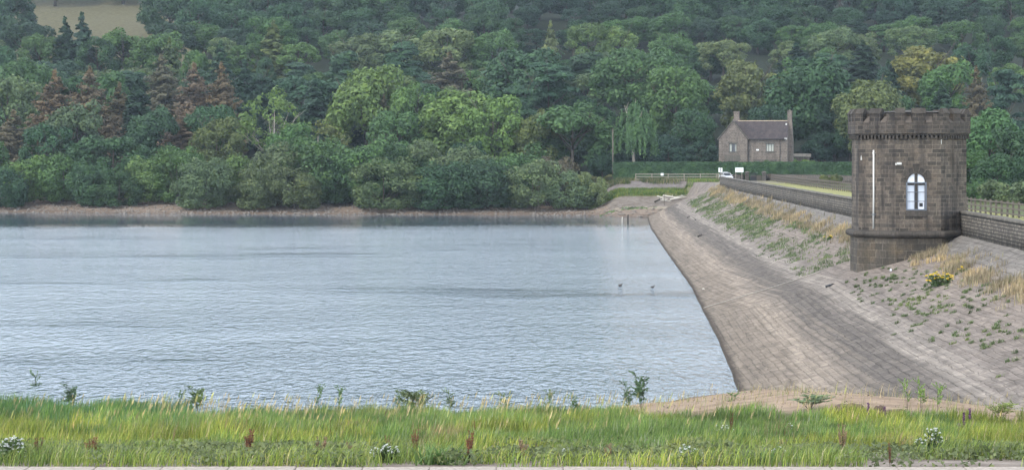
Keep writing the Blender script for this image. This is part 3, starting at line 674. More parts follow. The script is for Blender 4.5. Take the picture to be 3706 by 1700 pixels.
# faces around the opening
lft = [(-hw,z0),(WX,z0),(WX,WZ0),(WX-WHW,WZ0),(WX-WHW,WZS)]+[p for p in arc[::-1][1:9]]+[(WX,z1),(-hw,z1)]
rgt = [(WX,z0),(hw,z0),(hw,z1),(WX,z1)]+[p for p in arc[::-1][8:]]+[(WX+WHW,WZ0),(WX,WZ0)]
wallm.add([F3(p) for p in lft], [tuple(range(len(lft)))]); wallm.add([F3(p) for p in rgt], [tuple(range(len(rgt)))])
hole = [(WX-WHW,WZ0),(WX+WHW,WZ0)]+arc; nh = len(hole)
wallm.add([F3(p) for p in hole]+[F3(p,-ap+.28) for p in hole], [(i,i+nh,(i+1)%nh+nh,(i+1)%nh) for i in range(nh)])
wallm.build('wall', M_TOWER, tower)
# voussoirs round the arch, sill, stone mullion and transom
v = MB()
for i in range(7):
    a0, a1 = math.pi*(i+.06)/7, math.pi*(i+.94)/7; ro = .98+(.22 if i == 3 else .1*(i%2))
    v.front([(WX+.57*math.cos(a),WZS+.59*math.sin(a)) for a in (a0,(a0+a1)/2,a1)]+[(WX+ro*math.cos(a),WZS+ro*math.sin(a)) for a in (a1,(a0+a1)/2,a0)], -ap-.012, -ap+.05)
v.build('arch_stones', M_TRIM, tower, bevel=.01)
MB().box(WX-.66,WX+.66,-ap-.07,-ap+.1,WZ0-.42,WZ0-.04).build('window_sill', M_TRIM, tower, bevel=.015)
MB().box(WX-.09,WX+.09,-ap+.03,-ap+.2,WZ0,WZS+.56).box(WX-.54,WX+.54,-ap+.032,-ap+.2,WZT-.11,WZT-.0).build('mullion', M_TRIM, tower)
win = MB(); x0, x1, zb, zt = WX-.645, WX+.645, WZ0-.02, WZT+.07
y0, y1 = -ap-.055, -ap-.005
win.box(x0,x0+.08,y0,y1,zb,zt).box(x1-.08,x1,y0,y1,zb,zt).box(x0+.08,x1-.08,y0,y1,zt-.08,zt).box(x0+.08,x1-.08,y0,y1,zb,zb+.08)
for z in (zb+.55, zb+1.13): win.box(x0+.08,x1-.08,y0+.015,y1-.01,z,z+.035)
for xx in (WX-.12, WX+.09): win.box(xx,xx+.03,y0+.018,y1-.012,zb+.08,zt-.08)
wf = win.build('window', M_GREY, tower, bevel=.004)
for s in (-1, 1):
    xa, xb = (WX-.55, WX-.1) if s < 0 else (WX+.1, WX+.55)
    for k, (za, zc) in enumerate(((WZ0+.02,WZ0+.52),(WZ0+.56,WZ0+1.1),(WZ0+1.14,WZT-.13))):
        p = MB(); p.box(xa,xb,-ap+.12,-ap+.14,za,zc)
        for j in range(5): zz0 = za+(zc-za)*j/5; p.box(xa+.01,xb-.01,-ap+.105,-ap+.119,zz0+.02,zz0+(zc-za)/5-.015)
        p.build('blind_pane', M_BLIND, wf)
    ar = [(p[0]-(.0), p[1]) for p in arc if (p[0] > WX+.1 if s > 0 else p[0] < WX-.1)]
    pts = ([(WX+.1,WZT+.02),(WX+.53,WZT+.02)]+ar+[(WX+.1,WZS+.53)]) if s > 0 else ([(WX-.53,WZT+.02),(WX-.1,WZT+.02),(WX-.1,WZS+.53)]+ar)
    MB().front(pts, -ap+.1, -ap+.12).build('arched_pane', M_PANEW, wf)
MB().box(WX+.15,WX+.48,-ap+.06,-ap+.1,WZ0+.06,WZ0+.5).build('vent_frame', M_PANEW, wf)
MB().box(WX+.2,WX+.43,-ap+.05,-ap+.0595,WZ0+.2,WZ0+.45).build('vent_opening', M_BLACK, wf)
# corbel table and parapet with merlons
RP = 4.0; m = MB(); op = octa(RP)
m.prism(octa(RP), ZC+.22, ZS)
m.prism(octa(RP-.1), ZC+.12, ZC+.22)
m.build('parapet', M_PARAPET, tower, bevel=.015)
cb = MB(); fl = 2*(RP-.05)*math.sin(R(22.5))
for k in range(8):
    Mk = Matrix.Rotation(R(45*k),4,'Z'); apo = TR*math.cos(R(22.5)); n = 11
    for i in range(n):
        xc = -fl/2+fl*(i+.5)/n; cb.front([(xc-.07,ZC-.1),(xc+.07,ZC-.1),(xc+.075,ZC+.12),(xc-.075,ZC+.12)], -apo-.19, -apo+.05, Mk)
cb.build('corbels', M_TRIM, tower, bevel=.01)
MB().prism(octa(RP-.75), ZS, ZM+.1).add([(p[0],p[1],ZM+.11) for p in octa(RP-.68)]+[(0,0,ZT-.06)], [(i,(i+1)%8,8) for i in range(8)]).build('roof', M_TRIM, tower)
# merlons: corner pieces wrap the angle, one middle piece on each face
mer = MB(); cap = MB(); th = .42; apP = RP*math.cos(R(22.5)); half = RP*math.sin(R(22.5))
def gable_cap(M, xa, xb, ya, yb, skew=(0,0)):
    e = .05; vs = [Vector(p) for p in ((xa,ya-e,ZM),(xb,ya-e,ZM),(xb+skew[1],yb+e,ZM),(xa+skew[0],yb+e,ZM),(xa,ya-e,ZM+.06),(xb,ya-e,ZM+.06),(xb+skew[1],yb+e,ZM+.06),(xa+skew[0],yb+e,ZM+.06),
        (xa+skew[0]*.45,(ya+yb)/2-.06,ZT),(xb+skew[1]*.45,(ya+yb)/2-.06,ZT),(xb+skew[1]*.55,(ya+yb)/2+.06,ZT),(xa+skew[0]*.55,(ya+yb)/2+.06,ZT))]
    return MB().add([M@v for v in vs], [(0,3,2,1),(0,1,5,4),(1,2,6,5),(2,3,7,6),(3,0,4,7),(4,5,9,8),(9,10,11,8),(6,7,11,10),(5,6,10,9),(7,4,8,11)])
for k in range(8):
    Mk = Matrix.Rotation(R(45*k),4,'Z'); ya, yb = -apP, -apP+th
    mo = MB().box(-.40,.40,ya,yb,ZS,ZM,Mk).build('merlon', M_PARAPET, tower); gable_cap(Mk,-.44,.44,ya,yb).build('merlon_cap', M_TRIM, mo, bevel=.012)
    nx_ = Matrix.Rotation(R(45*(k+1)),4,'Z')
    cm_ = MB(); cc_ = []
    for s in (-1,1):
        xo, xi = half, half-.62; sk = th*math.tan(R(22.5))
        pts = [(xi,ya),(xo,ya),(xo-sk,yb),(xi,yb)] if s > 0 else [(-xo,ya),(-xi,ya),(-xi,yb),(-xo+sk,yb)]
        if s > 0: cm_.prism(pts, ZS, ZM, Mk); cc_.append(gable_cap(Mk, xi-.04, xo+.0, ya, yb, (0,-sk)))
        else:
            cm_.prism(pts, ZS, ZM, nx_); g_ = gable_cap(nx_, -xo-.0, -xi+.04, ya, yb, (sk,0)); cc_[0].add(g_.v, g_.f) if cc_ else cc_.append(g_)
        ca = (.44, half-.66) if s > 0 else (-(half-.66), -.44)     # sloping sill of the crenel
        vs = [Mk@Vector(p) for p in ((ca[0],ya-.03,ZS-.02),(ca[1],ya-.03,ZS-.02),(ca[1],yb+.02,ZS-.02),(ca[0],yb+.02,ZS-.02),(ca[0],ya-.03,ZS+.03),(ca[1],ya-.03,ZS+.03),(ca[1],yb+.02,ZS+.4),(ca[0],yb+.02,ZS+.4))]
        MB().add(vs, [(0,3,2,1),(4,5,6,7),(0,1,5,4),(1,2,6,5),(2,3,7,6),(3,0,4,7)]).build('crenel_sill', M_COPE_D, tower)
    mo = cm_.build('merlon', M_PARAPET, tower); cc_[0].build('merlon_cap', M_TRIM, mo)

# down pipe and lamp on the left face
Ml = Matrix.Rotation(R(-45),4,'Z'); tt = -hw+(.43)*2*hw
def onl(x, y, z): return Ml@Vector((x, y, z))
pp = MB(); pp.tube([onl(tt,-ap-.08,10.62-T0),onl(tt,-ap-.08,8-T0),onl(tt-.015,-ap-.08,5.62-T0)],.055,10)
pipe = pp.build('drain_pipe', M_WHITE, tower, smooth=True)
MB().box(tt-.1,tt+.1,-ap-.15,-ap+.0,6.5-T0,6.56-T0,Ml).build('pipe_bracket', M_GREY, pipe); MB().box(tt-.07,tt+.07,-ap-.14,-ap+.0,10.4-T0,10.46-T0,Ml).build('pipe_bracket', M_WHITE, pipe)
a_ = octa(TR)[7]
lm = MB(); lm.box(-hw-.02,-hw+.06,-ap-.1,-ap+.02,9.66-T0,9.8-T0).box(-hw+.08,-hw+.34,-ap-.22,-ap-.04,9.7-T0,9.84-T0).tube([(-hw+.05,-ap-.06,9.75-T0),(-hw+.12,-ap-.12,9.76-T0)],.025,6)
lm.build('flood_lamp', M_WHITE, tower, bevel=.01)
MB().front([(tt-1.04,9.98-T0),(tt-.96,9.98-T0),(tt-.965,10.1-T0),(tt-1.0,10.28-T0),(tt-1.03,10.1-T0)], -ap-.05, -ap+.0, Ml).build('wall_lamp', M_WHITE, tower)
MB().tube([(hw+.9*0+.02,-ap-.03,11.3-T0),(hw+.02,-ap-.03,11.0-T0)],.02,5).build('conduit', M_WHITE, tower)

# ---------------------------------------------------------------- parapet walls of the dam
def wall_along(name, pts, z0, z1, th, mat, capmat, label, cat, cope=.16, over=.06, jag=.0):
    """pts: list of (x,y), wall follows them; z0/z1 numbers"""
    root = empty(name, (pts[0][0], pts[0][1], z0)); tag(root, label, cat)
    P = [Vector((p[0],p[1])) for p in pts]; n = len(P); L = [0]
    for i in range(1,n): L.append(L[-1]+(P[i]-P[i-1]).length)
    def ring(w, za, zb, nm, m):
        vs, uvs = [], []
        for i in range(n):
            d = (P[min(i+1,n-1)]-P[max(i-1,0)]).normalized(); nn = Vector((-d.y,d.x)); j = random.uniform(-jag,jag)
            for s, z in ((1,za),(1,zb+j),(-1,zb+j),(-1,za)):
                p = P[i]+nn*w/2*s; vs.append((p.x-pts[0][0], p.y-pts[0][1], z-z0)); uvs.append((L[i], (z if s > 0 else z+.37)))
        fs = []
        for i in range(n-1):
            for k in range(4): fs.append((i*4+k, (i+1)*4+k, (i+1)*4+(k+1)%4, i*4+(k+1)%4))
        V = np.array(vs); f = [np.array(fs), np.array([(0,1,2,3),(n*4-1,n*4-2,n*4-3,n*4-4)])]
        o = mesh_arrays(nm, V, f, m, root, uv=np.array(uvs))
        return o
    ring(th, z0, z1-cope, 'masonry', mat); ring(th+2*over, z1-cope, z1, 'coping', capmat)
    return root
ya = np.arange(143.2, 343, 1.6); wall_along('parapet_wall', [(wall_x(y) if y > 150 else np.interp(y,[143,150],[28.9,wall_x(150)]), y) for y in ya][::-1], 5.0, 6.74, .5, M_WALL, M_COPE, 'long dark stone parapet curving from the tower back to the signs', 'wall', jag=.025)
ya = list(np.arange(58, 139.5, 1.2)); wall_along('parapet_wall', [(wall_x(y), y) for y in ya]+[(28.75,139.9),(28.9,141.2)], 5.0, 6.74, .5, M_WALL, M_COPE, 'rough dark stone parapet running from the right side of the tower toward the viewer', 'wall', jag=.03)
MB_ = MB()

# ---------------------------------------------------------------- fences
def rail_fence(name, pts, zf, hgt, rails, label, mat, postw=.12, sp=1.9, group=None):
    root = empty(name, (pts[0][0], pts[0][1], zf)); tag(root, label, 'fence', group)
    P = [Vector((p[0],p[1],0)) for p in pts]; L = [0]
    for i in range(1,len(P)): L.append(L[-1]+(P[i]-P[i-1]).length)
    def pos(s):
        return Vector((np.interp(s, L, [p.x for p in P]), np.interp(s, L, [p.y for p in P]), 0))
    n = int(L[-1]/sp); o0 = Vector((pts[0][0], pts[0][1], 0)); prev = None; first = None
    for i in range(n+1):
        s = L[-1]*i/n; p = pos(s)-o0; d = (pos(min(s+.5,L[-1]))-pos(max(s-.5,0))).normalized(); a = math.atan2(d.y,d.x)
        if first is None:
            first = MB().box(-postw/2,postw/2,-postw/2,postw/2,-.5,hgt+.05).build('post', mat, root, bevel=.01); q_ = first
        else: q_ = first.copy(); col.objects.link(q_); q_.parent = root
        q_.location = p; q_.rotation_euler = (random.uniform(-.02,.02), random.uniform(-.02,.02), a)
    for z in rails:
        m = MB()
        for i in range(n):
            a, b = pos(L[-1]*i/n)-o0, pos(L[-1]*(i+1)/n)-o0; d = (b-a).normalized(); nn = Vector((-d.y,d.x,0))*(postw/2+.025)
            j0, j1 = random.uniform(-.015,.015), random.uniform(-.015,.015)
            q0, q1 = a-nn, b-nn; w = Vector((-d.y,d.x,0))*.022; vs = []
            for q2, j in ((q0,j0),(q1,j1)):
                for sw, sz in ((-1,-1),(1,-1),(1,1),(-1,1)): vs.append(q2+w*sw+Vector((0,0,z+j+sz*.055)))
            m.add(vs, [(0,1,2,3),(4,7,6,5),(0,4,5,1),(1,5,6,2),(2,6,7,3),(3,7,4,0)])
        m.build('rail', mat, root)
    return root
rail_fence('timber_fence', [(fence_x(y), y) for y in np.arange(396, 62, -6.)], 5.38, 1.22, (.28,.68,1.12), 'long weathered timber rail fence along the landward side of the dam top', M_WOOD, sp=2.0, postw=.15)
fa, fb = at(2150,655,390), at(2595,655,389)
rail_fence('timber_fence', [(21.8,389.3),(33.3,389.3),(36.0,389.2)], 5.4, 1.25, (.3,.75,1.18), 'pale post and rail fence on the bank in front of the hedge', M_WOODPALE, sp=2.4)
# gate leaf end posts near the signs
g0 = empty('field_gate', (36.3,389.2,5.4)); tag(g0, 'small pale timber gate with slanting brace between fence and white sign', 'gate')
for x in (0, 1.35): MB().box(x-.1,x+.1,-.1,.1,-.4,1.35).build('post', M_WOODPALE, g0, bevel=.01)
MB().box(.1,1.25,-.03,.03,1.1,1.2).box(.1,1.25,-.03,.03,.3,.4).build('rail', M_WOODPALE, g0)
MB().tube([(.12,-.06,.2),(1.2,-.06,1.2)],.05,5).build('brace', M_WOODPALE, g0)

# ---------------------------------------------------------------- signs
def sign(loc, w, h, zc, posts, label, border=None, marks=None, postmat=M_GREY, cat='sign'):
    r = empty('road_sign', loc); tag(r, label, cat)
    for x in posts: MB().tube([(x,.06,-.3),(x,.06,zc+h/2)],.045,7).build('post', postmat, r, smooth=True)
    p = MB().box(-w/2,w/2,-.02,.02,zc-h/2,zc+h/2).build('panel', M_SIGN, r, bevel=.008)
    return r, p
r, p = sign((36.3,385.0,5.4), .68, .76, 1.95, (0,), 'small upright white sign on one post, left of the white car', postmat=M_WOOD)
MB().box(-.04,.04,-.05,-.021,1.6,2.3).box(-.16,.16,-.05,-.021,2.0,2.06).build('clamp', M_GREY, p)
r, p = sign((39.7,386.0,5.5), 1.42, .78, 1.86, (-.62,.45), 'wide white sign on two posts, right of the white car', postmat=M_WOODPALE)
MB().box(-.6,.6,-.028,-.0205,1.93,1.96).box(-.6,.6,-.028,-.0205,1.6,1.62).build('batten', M_COPE, p)
r = empty('fence_notice', (26.4,388.9,6.35)); tag(r, 'little white notice fixed to the top rail of the pale fence', 'notice')
MB().box(-.24,.24,-.18,-.15,.0,.42).build('panel', M_SIGN, r); MB().box(-.17,.17,-.19,-.181,.17,.2).box(-.17,.17,-.19,-.181,.26,.28).build('text_lines', M_GREY, r)

# ---------------------------------------------------------------- hedge, gate piers, roadside walls, pole
def leafy_box(name, pts, w, zb, zt, n, leaf, cname, label, cat='hedge'):
    P = np.array(pts, float); seg = np.sqrt((np.diff(P,axis=0)**2).sum(1)); L = np.concatenate([[0],np.cumsum(seg)])
    s = rng.random(n)*L[-1]; x = np.interp(s,L,P[:,0]); y = np.interp(s,L,P[:,1]); f = rng.random(n)
    face = rng.random(n); H_ = zt-zb; bul = (vnoise(s*.35,np.zeros(n),3)-.5)*.22
    top = face < w/(w+2*H_); fr = (~top)&(face < (w+1.6*H_)/(w+2*H_))
    oy = np.where(top, (f-.5)*w, np.where(fr, -w/2+bul*.5, w/2)); oz = np.where(top, zt+bul*.5, zb+f*H_)
    rnd = np.clip((oz-(zt-.35))/.35,0,1); oy = oy*(1-.12*rnd**2)
    pos = np.stack([x,y+oy,oz],1)+rng.normal(size=(n,3))*.06; N = np.stack([.3*rng.normal(size=n), np.where(top,.0,np.where(fr,-1,1.)), np.where(top,1.,.25)],1)+.5*rng.normal(size=(n,3))
    V, Fq = leaf_quads(pos, N, leaf); o = mesh_arrays(name, V, [Fq], M_LEAF); g_ = GREENS[cname]; o.color = (*[v*1.5 for v in g_],1)
    # woody core so that nothing shows through
    core = MB()
    for i in range(len(pts)-1):
        a, b = pts[i], pts[i+1]; e = w/2-.12; core.add([(a[0],a[1]-e,zb-.3),(b[0],b[1]-e,zb-.3),(b[0],b[1]+e,zb-.3),(a[0],a[1]+e,zb-.3),(a[0],a[1]-e,zt-.15),(b[0],b[1]-e,zt-.15),(b[0],b[1]+e,zt-.15),(a[0],a[1]+e,zt-.15)],[(0,3,2,1),(4,5,6,7),(0,1,5,4),(1,2,6,5),(2,3,7,6),(3,0,4,7)])
    r = empty(name, (0,0,0)); tag(r, label, cat); o.name = 'foliage'; o.parent = r; core.build('stems', M_BARK, r); r.name = name
    return r
r = leafy_box('hedge', [(18,393),(40,393.5),(72,393.5)], 1.9, 5.3, 8.55, 42000, .24, 'mid', 'long clipped green hedge in front of the cottage')
wall_along('stone_wall', [(x, 391.2-(x-44.8)*.0 if x < 46 else 391.2-(x-46)*3.0) for x in (44.8,46,49,52,56,60,66,74)][:8], 5.2, 6.62, .4, M_ROADWALL, M_ROADWALL, 'low pale stone wall running right from the gate piers to behind the tower', 'wall', cope=.1, over=.02, jag=.03)
wall_along('stone_wall', [(38.2,390.9),(39.6,390.9),(41.0,390.9)], 5.2, 6.55, .4, M_ROADWALL, M_ROADWALL, 'short stone wall between the white car and the left gate pier', 'wall', cope=.1, over=.02, jag=.02)
for i, (x, lb) in enumerate(((41.5,'left stone gate pier, beside the black iron gate leaf'),(44.5,'right stone gate pier, at the start of the long roadside wall'))):
    r = empty('gate_pier', (x, 390.4, 5.3)); tag(r, lb, 'gate pier', 'stone gate piers of the road entrance')
    MB().box(-.32,.32,-.32,.32,-.4,1.5).build('shaft', M_ROADWALL, r, bevel=.02)
    MB().add([(-.42,-.42,1.5),(.42,-.42,1.5),(.42,.42,1.5),(-.42,.42,1.5),(-.42,-.42,1.62),(.42,-.42,1.62),(.42,.42,1.62),(-.42,.42,1.62),(0,0,1.85)],[(0,3,2,1),(0,1,5,4),(1,2,6,5),(2,3,7,6),(3,0,4,7),(4,5,8),(5,6,8),(6,7,8),(7,4,8)]).build('cap', M_COPE, r)
r = empty('iron_gate', (42.0,389.6,5.4)); tag(r, 'black iron gate leaf standing open beside the left gate pier', 'gate')
m = MB().box(0,1.1,-.03,.03,.1,.2).box(0,1.1,-.03,.03,1.25,1.33).box(0,.08,-.03,.03,.0,1.5).box(1.02,1.1,-.03,.03,0,1.4); m.build('frame', M_BLACK, r)
m = MB();
for i in range(9): m.box(.14+i*.1,.18+i*.1,-.015,.015,.2,1.45)
m.build('bars', M_BLACK, r); MB().box(.08,1.02,-.01,.01,.2,.75).build('panel', M_BLACK, r)
r = empty('plank_gate', (42.2,391.4,5.4)); tag(r, 'closed greyish plank gate between the two stone gate piers', 'gate')
m = MB()
for i in range(10): m.box(i*.2,i*.2+.185,-.02,.02,.05,1.0+.02*math.sin(i*2))
m.build('planks', M_WOOD, r); MB().box(0,2.0,.02,.06,.25,.35).box(0,2.0,.02,.06,.75,.85).build('ledges', M_WOOD, r)
X_ = (2218-HX)*396/F
r = empty('telegraph_pole', (X_,396,5.4)); tag(r, 'tall slim wooden telegraph pole at the left end of the hedge', 'pole')
MB().tube([(0,0,-.5),(0,0,9.2)],[.14,.09],8).build('pole', M_WOOD, r, smooth=True); MB().tube([(-.35,0,8.9),(.35,0,8.9)],.03,5).build('crossbar', M_WOOD, r)

# ---------------------------------------------------------------- cottage
HA = R(-12.0); hp = at(2603, 640, 403); house = empty('cottage', (hp.x, 403, 5.75), HA); tag(house, 'brown stone two-storey cottage with a gable wing and slate roof behind the hedge', 'cottage')
EW, W1, W2, D = 7.15, 5.2, 12.35, 7.4; RZ, RY = 10.35, 3.7
w = MB()
# gable wing (front wall pentagon) with window holes built from strips
def holed(mb, x0, x1, top, y, wins, th=.3):
    """front wall in local xz with rectangular openings; top(x) gives the wall top"""
    xs = sorted({x0,x1,*[a for q in wins for a in q[:2]]}|({(x0+x1)/2} if top((x0+x1)/2) != top(x0) else set()))
    for a, b in zip(xs[:-1], xs[1:]):
        cuts = sorted([(q[2],q[3]) for q in wins if q[0] <= a+1e-6 and q[1] >= b-1e-6]); z = -.6
        for c0, c1 in cuts: mb.add([(a,y,z),(b,y,z),(b,y,c0),(a,y,c0)],[(0,1,2,3)]); z = c1
        mb.add([(a,y,z),(b,y,z),(b,y,top(b)),(a,y,top(a))],[(0,1,2,3)])
    for (a,b,c0,c1) in wins: mb.add([(a,y,c0),(b,y,c0),(b,y,c1),(a,y,c1),(a,y+th,c0),(b,y+th,c0),(b,y+th,c1),(a,y+th,c1)],[(0,4,5,1),(1,5,6,2),(2,6,7,3),(3,7,4,0)])
gt = lambda x: EW+(RZ-EW)*(1-abs(x-W1/2)/(W1/2)); ft = lambda x: EW-.05
WU1, WL1 = (1.87,3.27,4.75,6.25), (1.5,3.5,1.6,3.05); WU2, WL2, WL3 = (8.5,9.95,4.8,6.25), (6.35,7.3,1.9,3.0), (8.0,10.6,1.6,3.0)
holed(w, 0, W1, gt, -.7, [WU1,WL1]); holed(w, W1, W2, ft, 0, [WU2,WL2,WL3])
w.add([(W1,-.7,-.6),(W1,0,-.6),(W1,0,EW),(W1,-.7,EW)],[(0,1,2,3)])
w.add([(0,-.7,-.6),(0,D,-.6),(0,D,EW),(0,-.7,EW)],[(0,3,2,1)])
w.add([(W2,0,-.6),(W2,D,-.6),(W2,D,EW-.05),(W2,RY,RZ-.1),(W2,0,EW-.05)],[(0,1,2,3,4)])
w.add([(0,D,-.6),(W2,D,-.6),(W2,D,EW),(0,D,EW)],[(0,3,2,1)])
w.add([(0,D,EW),(W1,D,EW),(W1/2,D,RZ)],[(0,2,1)])
w.build('wall', M_HOUSE, house)
rf = MB()
def slab(mb, a, b, c, d, t_=.1):
    vs = [Vector(p) for p in (a,b,c,d)]; n = (vs[1]-vs[0]).cross(vs[3]-vs[0]).normalized()*t_; mb.add([v for v in vs]+[v+n for v in vs], [(3,2,1,0),(4,5,6,7),(0,1,5,4),(1,2,6,5),(2,3,7,6),(3,0,4,7)])
slab(rf, (W1-.1,-.25,EW-.1),(W2-.0,-.25,EW-.1),(W2-.0,RY,RZ),(2.6,RY,RZ)); slab(rf, (2.6,RY,RZ),(W2,RY,RZ),(W2,D+.25,EW-.1),(W1-.1,D+.25,EW-.1))
slab(rf, (-.18,-.72,EW-.2),(W1/2,-.72,RZ+.02),(W1/2,D+.1,RZ+.02),(-.18,D+.1,EW-.2),-.1); slab(rf, (W1+.15,D+.1,EW-.2),(W1/2,D+.1,RZ+.02),(W1/2,-.72,RZ+.02),(W1+.15,-.72,EW-.2),-.1)
roof = rf.build('roof', M_SLATE, house)
rd = MB()
for i in range(20): x = 3.0+i*.46; rd.front([(x,RZ+.03),(x+.43,RZ+.03),(x+.43,RZ+.16+.015*(i%3)),(x,RZ+.16)], RY-.13, RY+.13)
rd.build('ridge_tiles', M_RIDGE, roof)
ch = MB().box(2.05,3.35,RY+.3,RY+1.2,RZ-1.2,RZ+.5).box(2.2,3.2,RY+.35,RY+1.1,RZ+.5,RZ+1.7); ch.box(2.12,3.28,RY+.28,RY+1.18,RZ+1.7,RZ+1.85); c1 = ch.build('chimney', M_HOUSE, roof, bevel=.02)
ch = MB().box(W2+.01,W2+.75,RY-.9,RY+.9,-.6,EW-.4)
ch.add([(W2+.01,RY-.9,EW-.4),(W2+.75,RY-.9,EW-.4),(W2+.75,RY+.9,EW-.4),(W2+.01,RY+.9,EW-.4),(W2-.25,RY-.45,RZ+.2),(W2+.55,RY-.45,RZ+.2),(W2+.55,RY+.45,RZ+.2),(W2-.25,RY+.45,RZ+.2)],[(4,5,6,7),(0,1,5,4),(1,2,6,5),(2,3,7,6),(3,0,4,7)])
ch.box(W2-.25,W2+.55,RY-.45,RY+.45,RZ+.2,RZ+1.75).box(W2-.32,W2+.62,RY-.52,RY+.52,RZ+1.75,RZ+1.9); ch.tube([(W2+.15,RY,RZ+1.9),(W2+.15,RY,RZ+2.15)],.14,8)
ch.build('chimney', M_HOUSE, house, bevel=.015)
MB().box(W2-.5,W2+.0,-.3,-.05,EW-.15,EW+.12).box(W2-.55,W2-.28,RY-1.0,RY-.7,RZ-.75,RZ-.4).build('flashing', M_WHITE, roof)
def hwin(q, y, panes, nm='window', curt=((0,.25),(.8,1))):
    a, b, c0, c1 = q; f = MB(); yy = y+.16
    f.box(a,a+.07,yy,yy+.06,c0,c1).box(b-.07,b,yy,yy+.06,c0,c1).box(a+.07,b-.07,yy,yy+.06,c0,c0+.07).box(a+.07,b-.07,yy,yy+.06,c1-.07,c1)
    for i in range(1,panes): xx = a+(b-a)*i/panes; f.box(xx-.03,xx+.03,yy+.002,yy+.058,c0+.07,c1-.07)
    fo = f.build(nm, M_BLACK, house); MB().box(a+.05,b-.05,yy+.07,yy+.08,c0+.05,c1-.05).build('glass', M_GLASS, fo)
    m = MB()
    for s, e in curt: m.box(a+.09+(b-a-.18)*s,a+.09+(b-a-.18)*e,yy+.061,yy+.068,c0+.08,c1-.08)
    if curt: m.build('curtain', M_CURTAIN, fo)
    return fo
hwin(WU1,-.7,2,curt=((0,.28),(.86,1))); hwin(WL1,-.7,3,curt=()); hwin(WU2,0,3,curt=((0,.3),(.36,.64),(.7,1))); hwin(WL2,0,1,curt=()); hwin(WL3,0,3,curt=())
for (q, y) in ((WU1,-.7),(WL1,-.7),(WU2,0),(WL2,0),(WL3,0)): MB().box(q[0]-.2,q[1]+.2,y-.04,y+.02,q[2]-.26,q[2]-.02).build('sill', M_COPE, house); MB().box(q[0]-.25,q[1]+.25,y-.05,y+.02,q[3]+.02,q[3]+.36).build('lintel', M_COPE, house)
MB().box(6.75,7.2,-.04,-.005,5.0,5.24).build('plaque', M_SIGN, house)
MB().box(W1+.1,W2-.25,-.38,-.27,EW-.16,EW-.05).build('gutter', M_BLACK, house)
MB().tube([(W2-1.3,-.09,0),(W2-1.3,-.09,EW-.1)],.05,6).build('drain_pipe', M_BLACK, house); MB().tube([(W1+.12,-.09,0),(W1+.12,-.09,EW-.1)],.05,6).build('drain_pipe', M_BLACK, house)
MB().box(1.1,3.9,-.79,-.705,3.42,4.2).build('rendered_panel', M_COPE, house)
MB().add([(W1/2-.1,-.84,RZ+.02),(W1+.22,-.84,EW-.22),(W1+.22,-.70,EW-.22),(W1/2-.1,-.70,RZ+.02),(W1/2,-.84,RZ+.17),(W1+.3,-.84,EW-.08),(W1+.3,-.70,EW-.08),(W1/2,-.70,RZ+.17)],[(0,3,2,1),(4,5,6,7),(0,1,5,4),(1,2,6,5),(2,3,7,6),(3,0,4,7)]).add([(W1/2+.1,-.84,RZ+.02),(-.22,-.84,EW-.22),(-.22,-.70,EW-.22),(W1/2+.1,-.70,RZ+.02),(W1/2,-.84,RZ+.17),(-.3,-.84,EW-.08),(-.3,-.70,EW-.08),(W1/2,-.70,RZ+.17)],[(0,1,2,3),(7,6,5,4),(4,5,1,0),(5,6,2,1),(6,7,3,2),(7,4,0,3)]).build('gable_coping', M_COPE, house)
sp_ = at(2866, 590, 409); shed = empty('stone_shed', (sp_.x,409,5.75), R(-8)); tag(shed, 'low stone outbuilding with a mono-pitch roof beside the cottage', 'shed')
MB().box(-1,3.2,0,3.5,-.5,3.75).build('wall', M_HOUSE, shed)
m = MB(); slab(m, (-1.1,-.35,3.72),(3.5,-.35,3.72),(3.5,3.7,4.3),(-1.1,3.7,4.3),.14); m.build('roof', M_COPE, shed); MB().box(1.2,2.2,-.03,.02,-.2,1.9).build('door', M_DARKWOOD, shed)

# ---------------------------------------------------------------- white car
car = empty('parked_car', (37.7,389.2,5.42)); tag(car, 'white hatchback half hidden behind the far end of the parapet, between the two signs', 'car')
car.rotation_euler = (0,0,R(-78))
def loft(sections):     # sections along x: list of (x, [(y,z)...]) mirrored
    m = MB(); n = len(sections[0][1])*2; vs = []
    for x, pr in sections:
        ring = [(x,-y,z) for y, z in pr]+[(x,y,z) for y, z in pr[::-1]]; vs += ring
    fs = [(i*n+k, (i+1)*n+k, (i+1)*n+(k+1)%n, i*n+(k+1)%n) for i in range(len(sections)-1) for k in range(n)]
    fs += [tuple(range(n)), tuple((len(sections)-1)*n+k for k in range(n))[::-1]]
    return m.add(vs, fs)
body = loft([(-1.95,[(.6,.35),(.7,.5),(.68,.75),(.4,.85)]),(-1.8,[(.78,.25),(.85,.5),(.82,.9),(.6,.98)]),(-1,[(.8,.2),(.88,.5),(.85,.95),(.7,1.0)]),(.6,[(.8,.2),(.88,.5),(.85,.93),(.7,.97)]),(1.3,[(.8,.2),(.87,.5),(.82,.85),(.6,.9)]),(1.9,[(.7,.3),(.75,.5),(.68,.68),(.4,.72)])])
b = body.build('body', M_CAR, car, smooth=True); b.modifiers.new('s','SUBSURF').levels = 2; b.modifiers['s'].render_levels = 2
cab = loft([(-1.75,[(.62,.95),(.55,1.12),(.3,1.16)]),(-1.35,[(.7,.95),(.6,1.4),(.4,1.46)]),(-.4,[(.72,.95),(.6,1.46),(.4,1.53)]),(.3,[(.72,.95),(.58,1.38),(.4,1.45)]),(1.1,[(.66,.88),(.6,.93),(.4,.95)])])
c = cab.build('windows', M_GLASS, car, smooth=True); c.modifiers.new('s','SUBSURF').levels = 2; c.modifiers['s'].render_levels = 2
